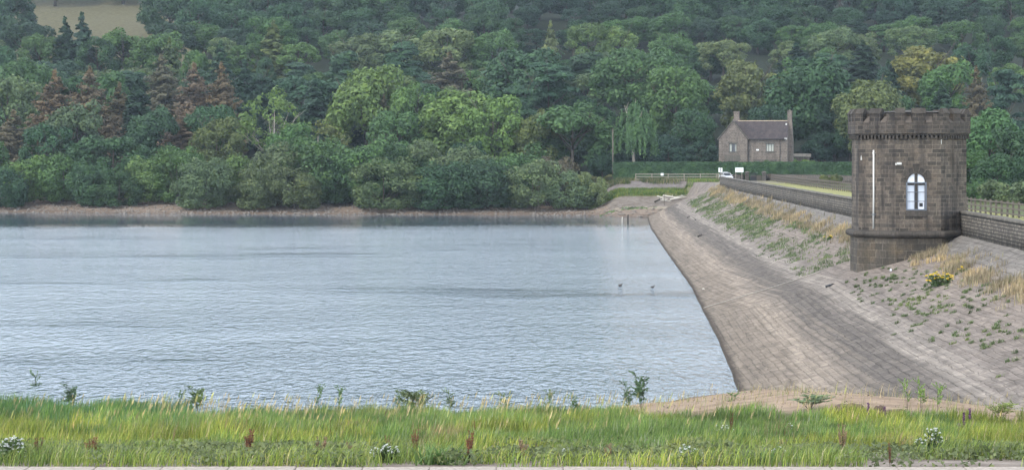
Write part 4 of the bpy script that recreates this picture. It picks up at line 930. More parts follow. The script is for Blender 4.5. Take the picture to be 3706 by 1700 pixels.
rp = loft([(-1.5,[(.5,1.33),(.3,1.44)]),(-1.2,[(.57,1.4),(.3,1.5)]),(-.4,[(.58,1.47),(.3,1.55)]),(.25,[(.55,1.42),(.3,1.49)])]); rp.build('roof', M_CAR, car, smooth=True)
for y in (-.69,.69):
    m = MB().tube([(.95,y*.98,.95),(.25,y*.87,1.42)],.04,5).tube([(-.35,y,.95),(-.35,y*.87,1.46)],.045,5).tube([(-1.75,y*.95,.98),(-1.25,y*.87,1.42)],.06,5); m.build('pillar', M_CAR, car)
for x in (-1.2,1.2):
    for y in (-.78,.78):
        wv_ = MB().tube([(x,y-.1,.31),(x,y+.1,.31)],.31,18).build('wheel', M_BLACK, car, smooth=False, bevel=.02); MB().tube([(x,y-.11,.31),(x,y+.11,.31)],.18,14).build('rim', M_GREY, wv_)
for y in (-.9,.9): MB().box(.5,.65,y-.08,y+.08,.95,1.08).build('mirror', M_CAR, car, bevel=.03)
for y in (-.6,.6): MB().box(1.78,1.88,y-.12,y+.12,.6,.72).build('headlight', M_PANEW, car, bevel=.02)

# ---------------------------------------------------------------- driftwood, posts, birds, stones
def log(x, y, x2, y2, r0, mat, label, group=None, dY=0.0, branches=2, lift=.12, name='driftwood_log'):
    a, b = hit(x, y), hit(x2, y2); b = Vector(((x2-HX)*(a.y+dY)/F, a.y+dY, CZ-(y2-HY)*(a.y+dY)/F)) if dY is not None else b
    o = empty(name, a); d = b-a; m = MB(); mid = d*.5+Vector((random.uniform(-.1,.1),0,random.uniform(0,.12)))
    m.tube([Vector((0,0,lift)), mid+Vector((0,0,lift)), d+Vector((0,0,lift))], [r0,r0*.8,r0*.35], 7)
    for i in range(branches):
        q_ = d*(.45+.25*i)+Vector((0,0,lift)); m.tube([q_, q_+Vector((random.uniform(-.9,.9),random.uniform(-.4,.4),random.uniform(.1,.45)))],[r0*.5,r0*.15],5)
    ob = m.build(name, mat, None, smooth=True); bpy.data.objects.remove(o); ob.location = a; tag(ob, label, 'log', group); return ob
GD = 'bleached driftwood heap at the end of the dam'
for i, (x,y,x2,y2,r_,dy,lb) in enumerate([(2400,713,2470,724,.14,-1.5,'bleached log at the back of the driftwood heap, sloping right'),(2425,728,2497,716,.15,1,'longest bleached log of the driftwood heap, pointing right'),(2378,716,2430,731,.11,-1.2,'thin bleached branch crossing the front of the driftwood heap'),
        (2369,736,2395,725,.17,.5,'dark thick stump end at the left of the driftwood heap'),(2415,733,2380,722,.09,.8,'short bleached stick low in the driftwood heap'),(2440,722,2490,711,.09,1.5,'slim bleached branch on top of the driftwood heap'),(2390,729,2430,735,.1,-.6,'short bleached log at the foot of the driftwood heap')]):
    log(x,y,x2,y2,r_, M_DARKWOOD if i == 3 else M_BLEACH, lb, GD, dy, 2, .25)
log(2154,731,2178,728,.12,M_BLEACH,'short pale log on the root heap beside the shore willows',None,.5,1,.5)
log(2160,742,2186,736,.3,M_DARKWOOD,'dark root heap on the beach beside the shore willows',None,.5,4,.2,'tree_stump')
log(2516,762,2566,746,.09,M_BLEACH,'pale branch lying on the dam slope near the driftwood heap',None,5.5,2,.06)
log(2488,789,2500,786,.09,M_DARKWOOD,'small dark lump of driftwood on the dam slope, the upper of two',None,.6,2,.05)
log(2516,798,2532,801,.08,M_DARKWOOD,'small dark lump of driftwood on the dam slope, the lower of two',None,.4,2,.05)
log(2526,857,2544,852,.09,M_DARKWOOD,'dark stick with a pale end lying mid-way down the dam slope',None,.5,2,.05)
log(2544,1048,2556,1054,.07,M_BLEACH,'short pale stick near the waterline on the dam slope',None,-.3,0,.05)
log(2272,757,2292,750,.08,M_DARKWOOD,'thin dark branch on the shingle above the water posts',None,1,0,.05)
m = MB(); a = hit(2988,1043); ob = m.tube([(0,0,.06),(.25,0,.12),(.5,.1,.06)],[.1,.14,.08],7).tube([(.1,.1,.1),(.5,.6,.22),(.9,.9,.15)],[.05,.04,.03],5).tube([(.9,.2,.08),(1.5,.7,.12),(1.9,.8,.06)],[.035,.04,.02],5).build('scrap_pipe', M_BLACK, smooth=True); ob.location = a; tag(ob, 'black broken scrap pipe lying on the stones below the tower', 'scrap')
a = hit(3224,980); m = MB().tube([(0,0,0),(0,0,.12)],[.07,.05],8); ob = m.build('marker_stone', M_PANEW, bevel=.01); ob.location = a; tag(ob, 'tiny white marker knob on the stones at the tower foot', 'marker')
for (x, y0, y1, rr, mt, lb) in ((2252,808,777,.09,M_BLEACH,'pale thin post standing in the shallow water, left of the dark post'),(2272.5,803,767,.12,M_DARKWOOD,'dark post standing in the shallow water near the dam corner')):
    Y = F*CZ/(y0-HY); X = (x-HX)*Y/F; h = (y0-y1)*Y/F*.75; ob = MB().tube([(0,0,-1.2),(0,0,h*.6),(.03,0,h)],[rr,rr*.9,rr*.8],8).build('water_post', mt, smooth=True); ob.location = (X,Y,0); tag(ob, lb, 'post')
Y = 357; ob = MB().box(0,1.7,-.15,.15,0,.12).build('plank', M_BLEACH, bevel=.01); ob.location = ((2290-HX)*Y/F, 358.2, .05); tag(ob, 'pale plank lying at the water edge by the dam corner', 'plank')
ob = MB().tube([(0,0,-.2),(0,0,2.0)],.05,6).build('depth_staff', M_WOOD, smooth=True); ob.location = hit(2404,745); tag(ob, 'thin upright stake at the near foot of the driftwood heap', 'stake')
def duck(x, y, lb):
    Y = F*CZ/(y-HY); r = empty('duck', ((x-HX)*Y/F, Y, .0), random.uniform(-.5,.5)); tag(r, lb, 'duck')
    m = MB().tube([(-.26,0,.12),(-.2,0,.09),(-.05,0,.07),(.12,0,.08),(.2,0,.12),(.235,0,.22),(.25,0,.27),(.30,0,.275),(.33,0,.26),(.39,0,.25)],[.015,.06,.11,.1,.07,.045,.055,.05,.02,.012],10); m.build('body', plain('duck_brown',(.06,.045,.035),.8), r, smooth=True); r.scale = (.62,.62,.62)
    return r
duck(2244,1034,'dark duck swimming on the lake, left of another duck'); duck(2361,1040,'dark duck swimming on the lake nearer the dam than the other duck')
def boulder(x, y, w, h, lb, seed):
    a = hit(x, y, z_near); r_ = random.Random(seed); import bmesh
    bm = bmesh.new(); bmesh.ops.create_icosphere(bm, subdivisions=3, radius=1)
    for v in bm.verts:
        n_ = v.co.copy(); k = 1+.16*math.sin(n_.x*4+seed)*math.cos(n_.y*5+seed)+.08*math.sin(n_.z*9+seed*2)+.05*math.sin(n_.x*13); v.co = Vector((n_.x*w*k, n_.y*w*.7*k, max(n_.z,-.4)*h*k))
    me = bpy.data.meshes.new('boulder'); bm.to_mesh(me); bm.free(); me.materials.append(M_ROCK); ob = bpy.data.objects.new('boulder', me); col.objects.link(ob); ob.location = a+Vector((0,0,h*.25)); tag(ob, lb, 'boulder')
boulder(3078,1494,.48,.24,'large brown boulder on the sand by the grass edge',1); boulder(3184,1495,.19,.2,'small dark boulder right of the larger brown one',4); boulder(3240,1497,.4,.1,'flat low rock among dry grass beside the saplings',6)
boulder(2720,1418,.0+.05,.05,'tiny dark stone at the corner where water, sand and dam meet',3)
# stones of the drawn-down shore
def stones(n, x0, x1, y0, y1, cond, s0, s1, zf, name, label, seed, mat):
    r = np.random.default_rng(seed); X = x0+(x1-x0)*r.random(n); Y = y0+(y1-y0)*r.random(n); k = cond(X,Y); X, Y = X[k], Y[k]; m_ = len(X); sz = s0+(s1-s0)*r.random(m_)**3
    o6 = np.array([(1,0,0),(0,1,0),(-1,0,0),(0,-1,0),(0,0,.6),(0,0,-.5)],float)
    V = np.stack([X,Y,zf(X,Y)+sz*.1],1)[:,None,:]+o6[None]*sz[:,None,None]*(.7+.6*r.random((m_,6,1))); b_ = np.arange(m_)[:,None,None]*6
    Fc = (b_+np.array([(0,1,4),(1,2,4),(2,3,4),(3,0,4),(1,0,5),(2,1,5),(3,2,5),(0,3,5)])[None]).reshape(-1,3); o = mesh_arrays(name, V.reshape(-1,3), [Fc], mat); tag(o, label, 'stones', kind='stuff')
stones(16000, -115, 24, 355, 400, lambda X,Y: (z_land(X,Y) > -.05)&(z_land(X,Y) < 1.6), .06, .38, z_land, 'shore_stones', 'stones scattered over the far drawn-down shore', 500, plain('shore_stone',(.27,.235,.2),.9,.2,var=.6,scale=.8))
stones(500, 3, 18, 66, 98, lambda X,Y: (z_near(X,Y) > .0)&(z_near(X,Y) > z_dam(X,Y)), .012, .05, z_near, 'sand_pebbles', 'pebbles on the near sand', 501, M_COPE)
# cable down the slope
m = MB(); a, b = hit(2972,987), hit(2547,1119); pts = []
for i in range(31):
    f = i/30; X = a.x+(b.x-a.x)*f; Y = a.y+(b.y-a.y)*f+.12*math.sin(f*9); pts.append((X, Y, float(z_dam(X,Y))+.075))
m.tube(pts, .035, 6); ob = m.build('cable', M_CABLE, smooth=True); tag(ob, 'thin pale cable running from the tower foot down to the water', 'cable')

# ---------------------------------------------------------------- blades, tufts, weeds
def blades(P, h, w, lean, cols_, wind=(.18,.0), seed=0):
    r = np.random.default_rng(seed); n = len(P); a = r.random(n)*6.283; sx = np.stack([np.cos(a),np.sin(a),np.zeros(n)],1); b = a+1.57
    bend = np.stack([np.cos(b)*lean+wind[0]*h, np.sin(b)*lean+wind[1]*h, np.zeros(n)],1); up = np.stack([np.zeros(n),np.zeros(n),h],1); W = (w*.5)[:,None]*sx
    p0 = P; p1 = P+up*.55+bend*.3; p2 = P+up*(.93+.07*r.random(n)[:,None])+bend
    V = np.stack([p0-W,p0+W,p1-W*.8,p1+W*.8,p2],1).reshape(-1,3); k = np.arange(n)*5
    T_ = [np.stack([k,k+1,k+3,k+2],1), np.stack([k+2,k+3,k+4],1)]
    return V, T_, np.repeat(cols_,5,0)
def pick(n, palette, weights, seed, jit=.18):
    r = np.random.default_rng(seed); p = np.array(palette); c = p[r.choice(len(p), n, p=np.array(weights)/sum(weights))]; return c*(1+jit*r.normal(size=(n,1)).clip(-2,2))
def build_blades(name, parts, label, cat, kind='stuff', mat=None):
    VV, Q, T3, C, b = [], [], [], [], 0
    for V, (q_, t_), c in parts: VV.append(V); Q.append(q_+b); T3.append(t_+b); C.append(c); b += len(V)
    o = mesh_arrays(name, np.concatenate(VV), [np.concatenate(Q), np.concatenate(T3)], mat or M_BLADE, colr=np.concatenate(C)); tag(o, label, cat, kind=kind); return o
def in_view(n, y0, y1, m=1.12, seed=0):
    r = np.random.default_rng(seed); Y = np.sqrt(y0*y0+(y1*y1-y0*y0)*r.random(n)); X = (r.random(n)-.5)*2*Y*HX/F*m; return X, Y
YG = lambda X: np.interp(X, [-16,-13,-11,-4,0,3,5,8,14,20], [88,87,80,80,79,76,70,66,65.5,65.5])   # where the sward stops
GCOL = [(.17,.235,.05),(.225,.275,.06),(.105,.165,.04),(.275,.285,.09),(.34,.31,.19)]
def lean_rand(n, r): return r.normal(size=n)*.16
parts = []
X, Y = in_view(300000, 37, 89, seed=1)
cl = .6*vnoise(X*.9,Y*.45,21)+.4*vnoise(X*2.3,Y*1.0,24); cl2 = .6*vnoise(X*.16,Y*.13,22)+.4*vnoise(X*.5,Y*.3,26)
keep = (Y < YG(X)+(cl-.5)*5)&(Y > 38.5+4.5*vnoise(X*.5,X*0,3))&(cl+rng.random(len(X))*.5 > .42)
X, Y, cl, cl2 = X[keep], Y[keep], cl[keep], cl2[keep]; n = len(X)
hgt = (.2+.75*cl**1.3)*(.5+.7*rng.random(n))*(.7+.5*cl2)*np.interp(Y,[38,45,60,88],[.5,.85,1.05,1.0])
hgt *= np.where((X > 4)&(Y > 54), .6, 1)*np.where((X > -12)&(Y > 68), .75, 1)
k3 = vnoise(X*1.4,Y*.55,27)
cc = pick(n, GCOL, [3,3,2.2,1.2,.5], 5)
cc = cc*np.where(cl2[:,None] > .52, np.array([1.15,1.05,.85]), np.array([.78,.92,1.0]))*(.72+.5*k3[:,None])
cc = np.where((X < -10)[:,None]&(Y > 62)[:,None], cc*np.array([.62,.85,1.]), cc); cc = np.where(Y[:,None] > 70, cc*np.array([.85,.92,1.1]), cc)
brown = (vnoise(X*.7,Y*.7,29) > .78)&(Y < 60); cc[brown] = cc[brown]*.3+np.array([.16,.11,.06])
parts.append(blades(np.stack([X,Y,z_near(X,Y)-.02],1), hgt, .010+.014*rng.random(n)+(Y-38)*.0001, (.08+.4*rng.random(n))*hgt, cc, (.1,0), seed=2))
# reeds and flowering stems at the water edge
X, Y = in_view(52000, 70, 90, seed=3); cl = vnoise(X*.9,Y*.25,31); xi = px(X,Y); dens = np.interp(xi,[0,500,520,700,900,1500,1560,2350,2450,3706],[1.,.95,.5,.4,.95,.9,.6,.3,.1,.05])*np.where((Y > 78)|(xi > 2000),1,.45)
keep = (rng.random(len(X)) < dens*smooth01((cl-.4)/.25))&(Y < YG(X)+1); X, Y, cl, xi = X[keep], Y[keep], cl[keep], xi[keep]; n = len(X)
hg = np.interp(xi,[0,450,600,820,950,1300,1450,1600,2300,3706],[1.,.9,.5,.45,.8,.6,.85,.55,.5,.4])*(.5+.5*rng.random(n))*(.6+.6*cl)
parts.append(blades(np.stack([X,Y,z_near(X,Y)-.02],1), hg, .016+.016*rng.random(n), .05+.15*rng.random(n), pick(n,[(.06,.13,.035),(.09,.17,.045),(.12,.2,.05)],[2,2,1],8), (.1,0), seed=4))
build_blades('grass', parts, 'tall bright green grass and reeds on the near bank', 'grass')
# straw coloured flowering stems with seed heads
X, Y = in_view(5000, 44, 90, seed=6); xi = px(X,Y); keep = (rng.random(len(X)) < np.interp(xi,[0,500,1200,2300,2500,3706],[.4,.8,.8,.8,.35,.3])*np.interp(Y,[44,60,72,82],[.12,.25,1,.5]))&(Y < YG(X)+3)&(Y > 44); X, Y = X[keep], Y[keep]; n = len(X)
h = (.5+.6*rng.random(n)**2)*np.interp(Y,[44,70,90],[.9,1,1.0]); P0 = np.stack([X,Y,z_near(X,Y)],1); cs = pick(n,[(.38,.3,.16),(.33,.27,.14),(.3,.31,.12)],[2,1,1],9)
st = blades(P0, h, np.full(n,.009), .05+.08*rng.random(n), cs, (.16,0), seed=7); tip = st[0].reshape(n,5,3)[:,4]
hd = [st]
for k in range(3): hd.append(blades(tip-np.stack([np.full(n,.02*k),np.zeros(n),.14+.05*k+0*h],1), np.full(n,.17), np.full(n,.02), .03+.03*rng.random(n), cs*1.25, (.25,0), seed=10+k))
build_blades('straw_grass', hd, 'straw coloured flowering grass stems leaning over the green sward', 'grass')
# low weeds, grey herbs by the kerb
X, Y = in_view(30000, 34.6, 43, seed=12); cl = vnoise(X*1.1,Y*1.1,41); keep = cl > .40+.2*(Y < 36); X, Y, cl = X[keep], Y[keep], cl[keep]; n = len(X)
P0 = np.stack([X,Y,z_near(X,Y)+.0],1); hh_ = rng.random(n)*(.08+.2*cl); P0[:,2] += hh_; V, Fq = leaf_quads(P0, rdir(n)+np.array([0,-.3,.5]), .05)
o = mesh_arrays('low_weeds', V, [Fq], M_WEED); o.color = (.13,.16,.07,1); tag(o, 'low grey green weeds on the gravel beside the kerb', 'weeds', kind='stuff')
X, Y = in_view(26000, 34.5, 42, seed=13); cl = vnoise(X*.8,Y*.8,43); keep = (cl > .5); X, Y, cl = X[keep], Y[keep], cl[keep]; n = len(X)
build_blades('verge_grass', [blades(np.stack([X,Y,z_near(X,Y)],1), (.1+.3*cl)*(.5+.7*rng.random(n)), np.full(n,.014), .1+.1*rng.random(n), pick(n,GCOL,[3,2,3,1,.3],14), seed=15)], 'short green tussocks growing through the gravel by the kerb', 'grass')
# sparse dry stalks and weeds on the sand spit
X, Y = in_view(11000, 66, 97, seed=16); keep = (X > 3)&(Y > YG(X)-2)&(z_near(X,Y) > .15)&(vnoise(X*.5,Y*.3,17)+.3*rng.random(len(X)) > np.interp(Y,[66,74,90],[.45,.62,.8]))&(z_near(X,Y) > z_dam(X,Y)); X, Y = X[keep], Y[keep]; n = len(X)
cs = pick(n,[(.42,.33,.17),(.2,.24,.09),(.36,.3,.15)],[2,1.6,1],18)
build_blades('dry_stalks', [blades(np.stack([X,Y,z_near(X,Y)],1), .12+.45*rng.random(n)**2, np.full(n,.014), .1+.1*rng.random(n), cs, seed=19)], 'sparse dry stalks on the sandy margin below the dam', 'grass')
# weeds on the dam face: pixel-free, in slope coordinates
def dam_tufts(n, u0, u1, y0, y1, dens_fn, hfn, palette, wts, name, label, seed, per=14, spread=.12, wd=.02):
    r = np.random.default_rng(seed); U = u0+(u1-u0)*r.random(n); Y = y0+(y1-y0)*r.random(n); keep = r.random(n) < dens_fn(U,Y); U, Y = U[keep], Y[keep]
    U = np.repeat(U,per)+0; Y = np.repeat(Y,per); U = U+r.normal(size=len(U))*spread/14; Y = Y+r.normal(size=len(Y))*spread; X, Z = dam_pt(U, Y); keep = Z > z_near(X,Y)-.05; X, Y, Z, U = X[keep], Y[keep], Z[keep], U[keep]; m_ = len(X)
    return build_blades(name, [blades(np.stack([X,Y,Z],1), hfn(U,Y)*(.5+.7*r.random(m_)), np.full(m_,wd)+.01*r.random(m_), .06+.12*r.random(m_), pick(m_,palette,wts,seed+1), (.05,0), seed=seed+2)], label, 'weeds')
GW = [(.1,.155,.06),(.13,.175,.075),(.17,.2,.1)]
far_d = lambda U,Y: (.25+.75*smooth01((vnoise(U*6,Y*.15,51)-.35)/.3))*np.interp(Y,[165,200,300,350],[.75,1,1,1])*smooth01((U-np.interp(Y,[150,200,300,350],[.3,.26,.2,.16])*.55)/.05)*(1-smooth01((U-np.interp(Y,[150,200,300,350],[.46,.42,.40,.34]))/.14))
dam_tufts(5200, .1, .7, 150, 352, far_d, lambda U,Y: .22+0*U, GW, [2,2,1], 'slope_weeds', 'band of low green weeds along the dam slope beyond the tower', 60, 14, .14, .03)
near_d = lambda U,Y: (.15+.85*smooth01((vnoise(U*5,Y*.22,53)-.5)/.2))*(1-smooth01((U-.42)/.16))*.55
dam_tufts(1300, .16, .6, 76, 139, near_d, lambda U,Y: .16+0*U, GW, [2,2,1], 'slope_weeds', 'scattered small green tufts on the dam slope this side of the tower', 64, 34, .05, .02)
DRY = [(.34,.27,.17),(.29,.23,.15),(.4,.33,.22),(.2,.2,.1)]
dry_d = lambda U,Y: smooth01((vnoise(U*16,Y*.6,55)-.3)/.2)*np.exp(-((U-np.interp(Y,[100,140,300,350],[.2,.17,.12,.08]))/.05)**2)
dam_tufts(5000, .03, .32, 145, 352, dry_d, lambda U,Y: .55+0*U, DRY, [2,2,2,1], 'dry_grass', 'band of tan dry grass below the far parapet', 68, 12, .2, .035)
dam_tufts(2600, .03, .38, 78, 139, dry_d, lambda U,Y: .42+0*U, DRY, [2,2,2,1], 'dry_grass', 'tan dry grass along the dam slope this side of the tower', 72, 16, .16, .02)
# growth at the end of the dam
def ground_tufts(n, x0, x1, y0, y1, dens, h, pal, wts, name, label, seed, wd=.05, zf=z_land):
    r = np.random.default_rng(seed); X = x0+(x1-x0)*r.random(n); Y = y0+(y1-y0)*r.random(n); keep = r.random(n) < dens(X,Y); X, Y = X[keep], Y[keep]; m_ = len(X)
    return build_blades(name, [blades(np.stack([X,Y,np.maximum(zf(X,Y),z_dam(X,Y))-.03],1), h*(.4+.8*r.random(m_)), np.full(m_,wd), .1+.15*r.random(m_), pick(m_,pal,wts,seed+1), (.04,0), seed=seed+2)], label, 'weeds')
ground_tufts(16000, 13, 35, 374, 383.2, lambda X,Y: smooth01((vnoise(X*.8,Y*.8,81)-.25)/.2), .6, [(.09,.17,.04),(.16,.2,.05),(.22,.22,.06),(.06,.12,.04)], [2,2,1,1], 'bank_weeds', 'yellow green weeds on the ledge below the far fence', 80)
ground_tufts(2500, 14.5, 24, 363.5, 366, lambda X,Y: smooth01((vnoise(X*.8,Y*.8,83)-.3)/.2), .2, [(.07,.17,.04),(.1,.18,.05)], [2,1], 'shore_weeds', 'patch of short green weeds on the far sand beside the willows', 84)
ground_tufts(12000, 13, 38, 386.5, 391.8, lambda X,Y: smooth01((vnoise(X*.6,Y*.6,85)-.3)/.2)*np.interp(X,[13,22,28,38],[1,.9,.45,.35]), .75, [(.05,.09,.035),(.09,.12,.04),(.27,.22,.13),(.16,.17,.05)], [3,2,1.6,1], 'fence_weeds', 'rough brambles and dry grass around the far pale fence', 86)
ground_tufts(9000, 29, 47, 150, 389, lambda X,Y: ((X > fence_x(Y)-.6)&(X < fence_x(Y)+1.2)), .3, [(.2,.22,.08),(.3,.28,.12)], [1,1], 'fence_grass', 'longer grass at the foot of the landward rail fence', 88, .04, zf=lambda X,Y: 5.4+0*X)

# ---------------------------------------------------------------- saplings, docks, flowers: plants one can count
def stem_plant(seed, h, w, n, leafn, leaf):
    r = random.Random(seed); q = np.random.default_rng(seed); st = MB(); P = []
    for i in range(n):
        a = r.random()*6.28; d = w*.5*r.random(); top = Vector((math.cos(a)*d+.1*h, math.sin(a)*d, h*r.uniform(.6,1))); mid = top*.5+Vector((0,0,.06*h)); st.tube([(0,0,-.05), mid, top],[.007*h,.005*h,.002],4)
        for b_ in range(6):
            f = r.uniform(.4,.98); p = (mid.lerp(top,(f-.5)*2) if f > .5 else mid*(f*2)); tw = Vector((r.uniform(-.26,.32),r.uniform(-.2,.2),r.uniform(.02,.2))); st.tube([p,p+tw],[.004,.002],3)
            for k in range(leafn//6): q2 = p+tw*(k+.5)/(leafn//6); P.append(q2+Vector((r.gauss(0,.012),r.gauss(0,.012),r.gauss(0,.012))))
    V, Fq = leaf_quads(np.array([tuple(p) for p in P]), q.normal(size=(len(P),3))+np.array([0,-.3,.6]), leaf, 2.6, q); return st, V, Fq
SP = []
LW = (.13,.17,.085)
for k in range(4):
    st, V, Fq = stem_plant(200+k, 1.0, [.45,.6,.8,.35][k], [4,7,10,3][k], [130,130,120,110][k], .027)
    a_ = st.build('stem', M_BARK, smooth=True); b_ = mesh_arrays('leaves', V, [Fq], M_WEED); SP.append((a_.data, b_.data)); bpy.data.objects.remove(a_); bpy.data.objects.remove(b_)
def sapling(x, yb, yt, w, v, c, lb, name='willow_sapling', cat='sapling'):
    p = hit(x, yb, z_near); h = (yb-yt)*p.y/F*1.2; o = empty(name, p, random.uniform(0,6)); s = w*p.y/F; o.scale = (s*1.7, s*1.7, h); c = tuple(v*1.8 for v in c)
    for nm, me in zip(('stem','leaves'), SP[v]):
        q_ = bpy.data.objects.new(nm, me); col.objects.link(q_); q_.parent = o
        if nm == 'leaves': q_.color = (*c,1)
    tag(o, lb, cat, 'willow saplings on the near bank'); return o
cg, cl_ = (.07,.12,.04), (.13,.19,.055)
for (x,yb,yt,w,v,c,lb) in [
 (2325,1508,1358,70,1,(.055,.09,.045),'tallest dark leafy sapling, standing against the water left of the sand'),(2272,1510,1400,50,0,(.06,.095,.045),'thin sapling leaning on the tallest dark leafy one'),
 (1510,1508,1418,110,2,(.075,.1,.04),'broad bushy sapling clump in the middle of the near bank'),(1440,1505,1430,50,0,cg,'narrow sapling beside the broad bushy clump, on its left'),
 (1630,1508,1425,50,0,(.09,.13,.06),'pale thin sapling just right of the broad bushy clump'),(1225,1505,1412,46,3,cg,'slim pale sapling left of the broad bushy clump'),
 (1148,1500,1405,40,3,cg,'slim dark sapling standing against the water left of centre'),(720,1506,1402,70,1,(.075,.11,.045),'dense little sapling right of two thin ones on the left bank'),
 (645,1506,1425,34,3,cg,'thin sapling between the dense little one and a low spreading one'),(545,1500,1440,60,0,cg,'low spreading sapling in the reeds gap on the left'),
 (425,1490,1372,36,3,(.07,.12,.05),'very slim upright sapling with a bare lower stem on the left bank'),(478,1490,1402,60,1,cg,'arching sapling right of the very slim upright one'),
 (135,1500,1368,50,0,(.08,.12,.06),'tall feathery sapling at the far left, the leftmost of all'),(262,1500,1395,60,1,(.07,.11,.055),'feathery sapling second from the left edge'),(220,1495,1410,40,3,cg,'small dark sapling tucked between the two feathery ones'),
 (1830,1508,1435,60,0,(.09,.13,.055),'feathery low sapling right of centre by the waterline'),(1980,1508,1425,56,3,(.09,.13,.06),'grey green slender sapling right of centre by the waterline'),(2080,1508,1440,50,0,cg,'small dark sapling where the sand begins'),
 (2650,1475,1425,50,3,cg,'tiny sapling alone on the pale sand'),(3285,1500,1388,40,3,cl_,'light green upright sapling, left of three by the boulders'),(3335,1500,1392,60,0,cl_,'light green bushy sapling, middle one of three by the boulders'),(3392,1505,1405,60,3,cl_,'light green sprawling sapling, right one of three by the boulders'),
 (2930,1483,1435,130,2,(.1,.14,.07),'low grey green bush on the sand left of the large boulder'),(3620,1520,1460,90,2,(.15,.18,.06),'yellow green bush at the right edge of the near bank')]:
    sapling(x,yb,yt,w,v,c,lb)
# docks with rusty seed spikes
r = random.Random(5); m = MB(); q = np.random.default_rng(5); P = []
for i in range(9):
    a = r.random()*6.28; top = Vector((math.cos(a)*.13,math.sin(a)*.13,r.uniform(.6,1))); m.tube([(0,0,0),top*.5,top],[.01,.008,.004],4)
    for k in range(90): f = r.uniform(.3,1); P.append(tuple(top*f+Vector((r.gauss(0,.018),r.gauss(0,.018),r.gauss(0,.02)))))
V, Fq = leaf_quads(np.array(P), q.normal(size=(len(P),3)), .028, 1.2, q); a_ = m.build('stem', M_BARK, smooth=True); b_ = mesh_arrays('seed_heads', V, [Fq], M_WEED); DK = (a_.data, b_.data); bpy.data.objects.remove(a_); bpy.data.objects.remove(b_)
DPOS = [(140,1660,60,42),(899,1655,78,52),(1163,1660,62,54),(1263,1665,50,30),(1404,1645,55,28),(1503,1650,78,34),(1697,1675,90,44),(1714,1600,60,14),(1894,1670,62,50),(2008,1570,40,26),(2200,1668,50,36),(2646,1595,80,18),(3049,1650,90,40),(3221,1692,70,16),(2835,1640,40,34),(330,1660,60,60),(60,1650,40,30)]
DLB = ['blurred rusty dock beside the large white flower patch at the left edge','tall rusty red dock against green grass, left of centre','rusty dock just left of a smaller faded one, by the kerb left of centre','faded small dock with few spikes, left of the white flower patch in the centre','thin rusty dock right behind the central white flower patch','slim red dock left of the sword-leaved plant','bright rusty dock right of the sword-leaved plant, nearest the kerb','single slender dock spike rising behind the bright rusty dock','wide pale pinkish dock right of the bright rusty dock','small dark red dock high in the grass right of centre','squat rusty dock by the kerb right of the wide pale one','slender dock spike in the grass below the sand spit','orange tan dock in front of the boulders','single thin dock stalk touching the kerb at the right','small tan dock patch left of the orange one','brownish wide dock cluster by the gravel on the left','faint rusty dock right at the left edge of the bank']
for i, ((x,yb,hp_,w), lb) in enumerate(zip(DPOS, DLB)):
    p = hit(x, yb, z_near, near=34.3); o = empty('dock_plant', p, i*1.3); s = w*p.y/F; o.scale = (s*2.8,s*2.8,hp_*1.4*p.y/F)
    cc = (.22,.08,.045) if 'pale' not in lb and 'tan' not in lb and 'fad' not in lb else (.3,.19,.12)
    for nm, me in zip(('stem','seed_heads'), DK):
        q_ = bpy.data.objects.new(nm, me); col.objects.link(q_); q_.parent = o
        if nm == 'seed_heads': q_.color = (*cc,1)
    tag(o, lb, 'dock', 'docks in seed along the near bank')
# white umbels and yellow ragwort
def umbels(loc, w, h, n, mat, lb, name, cat, seed, r0=.05, leafy=.03, group=None, flo=.012):
    r = random.Random(seed); o = empty(name, loc); tag(o, lb, cat, group); st = MB(); P = []; L = []
    for i in range(n):
        x, y = r.uniform(-w/2,w/2), r.uniform(-w/3,w/3); top = Vector((x,y,h*(r.uniform(.55,1)-.35*abs(2*x/w)**2))); st.tube([(x*.4,y*.4,0),top],[.007,.004],3)
        for k in range(26): P.append(tuple(top+Vector((r.gauss(0,r0*.6),r.gauss(0,r0*.6),r.uniform(-.01,.015)))))
        for k in range(8): f = r.random(); L.append((x*(.4+.6*f)+r.gauss(0,.03), y*(.4+.6*f)+r.gauss(0,.03), top.z*f))
    q = np.random.default_rng(seed); V, Fq = leaf_quads(np.array(P), q.normal(size=(len(P),3))*.4+np.array([0,-.5,.8]), flo*1.9, 1.1, q)
    st.build('stem', M_WEED, o).color = (.08,.12,.04,1); mesh_arrays('blossoms', V, [Fq], mat, o)
    V, Fq = leaf_quads(np.array(L), q.normal(size=(len(L),3)), leafy, 2, q); mesh_arrays('leaves', V, [Fq], M_WEED, o).color = (.09,.14,.05,1); return o
GWF = 'clumps of white flowers on the near bank'
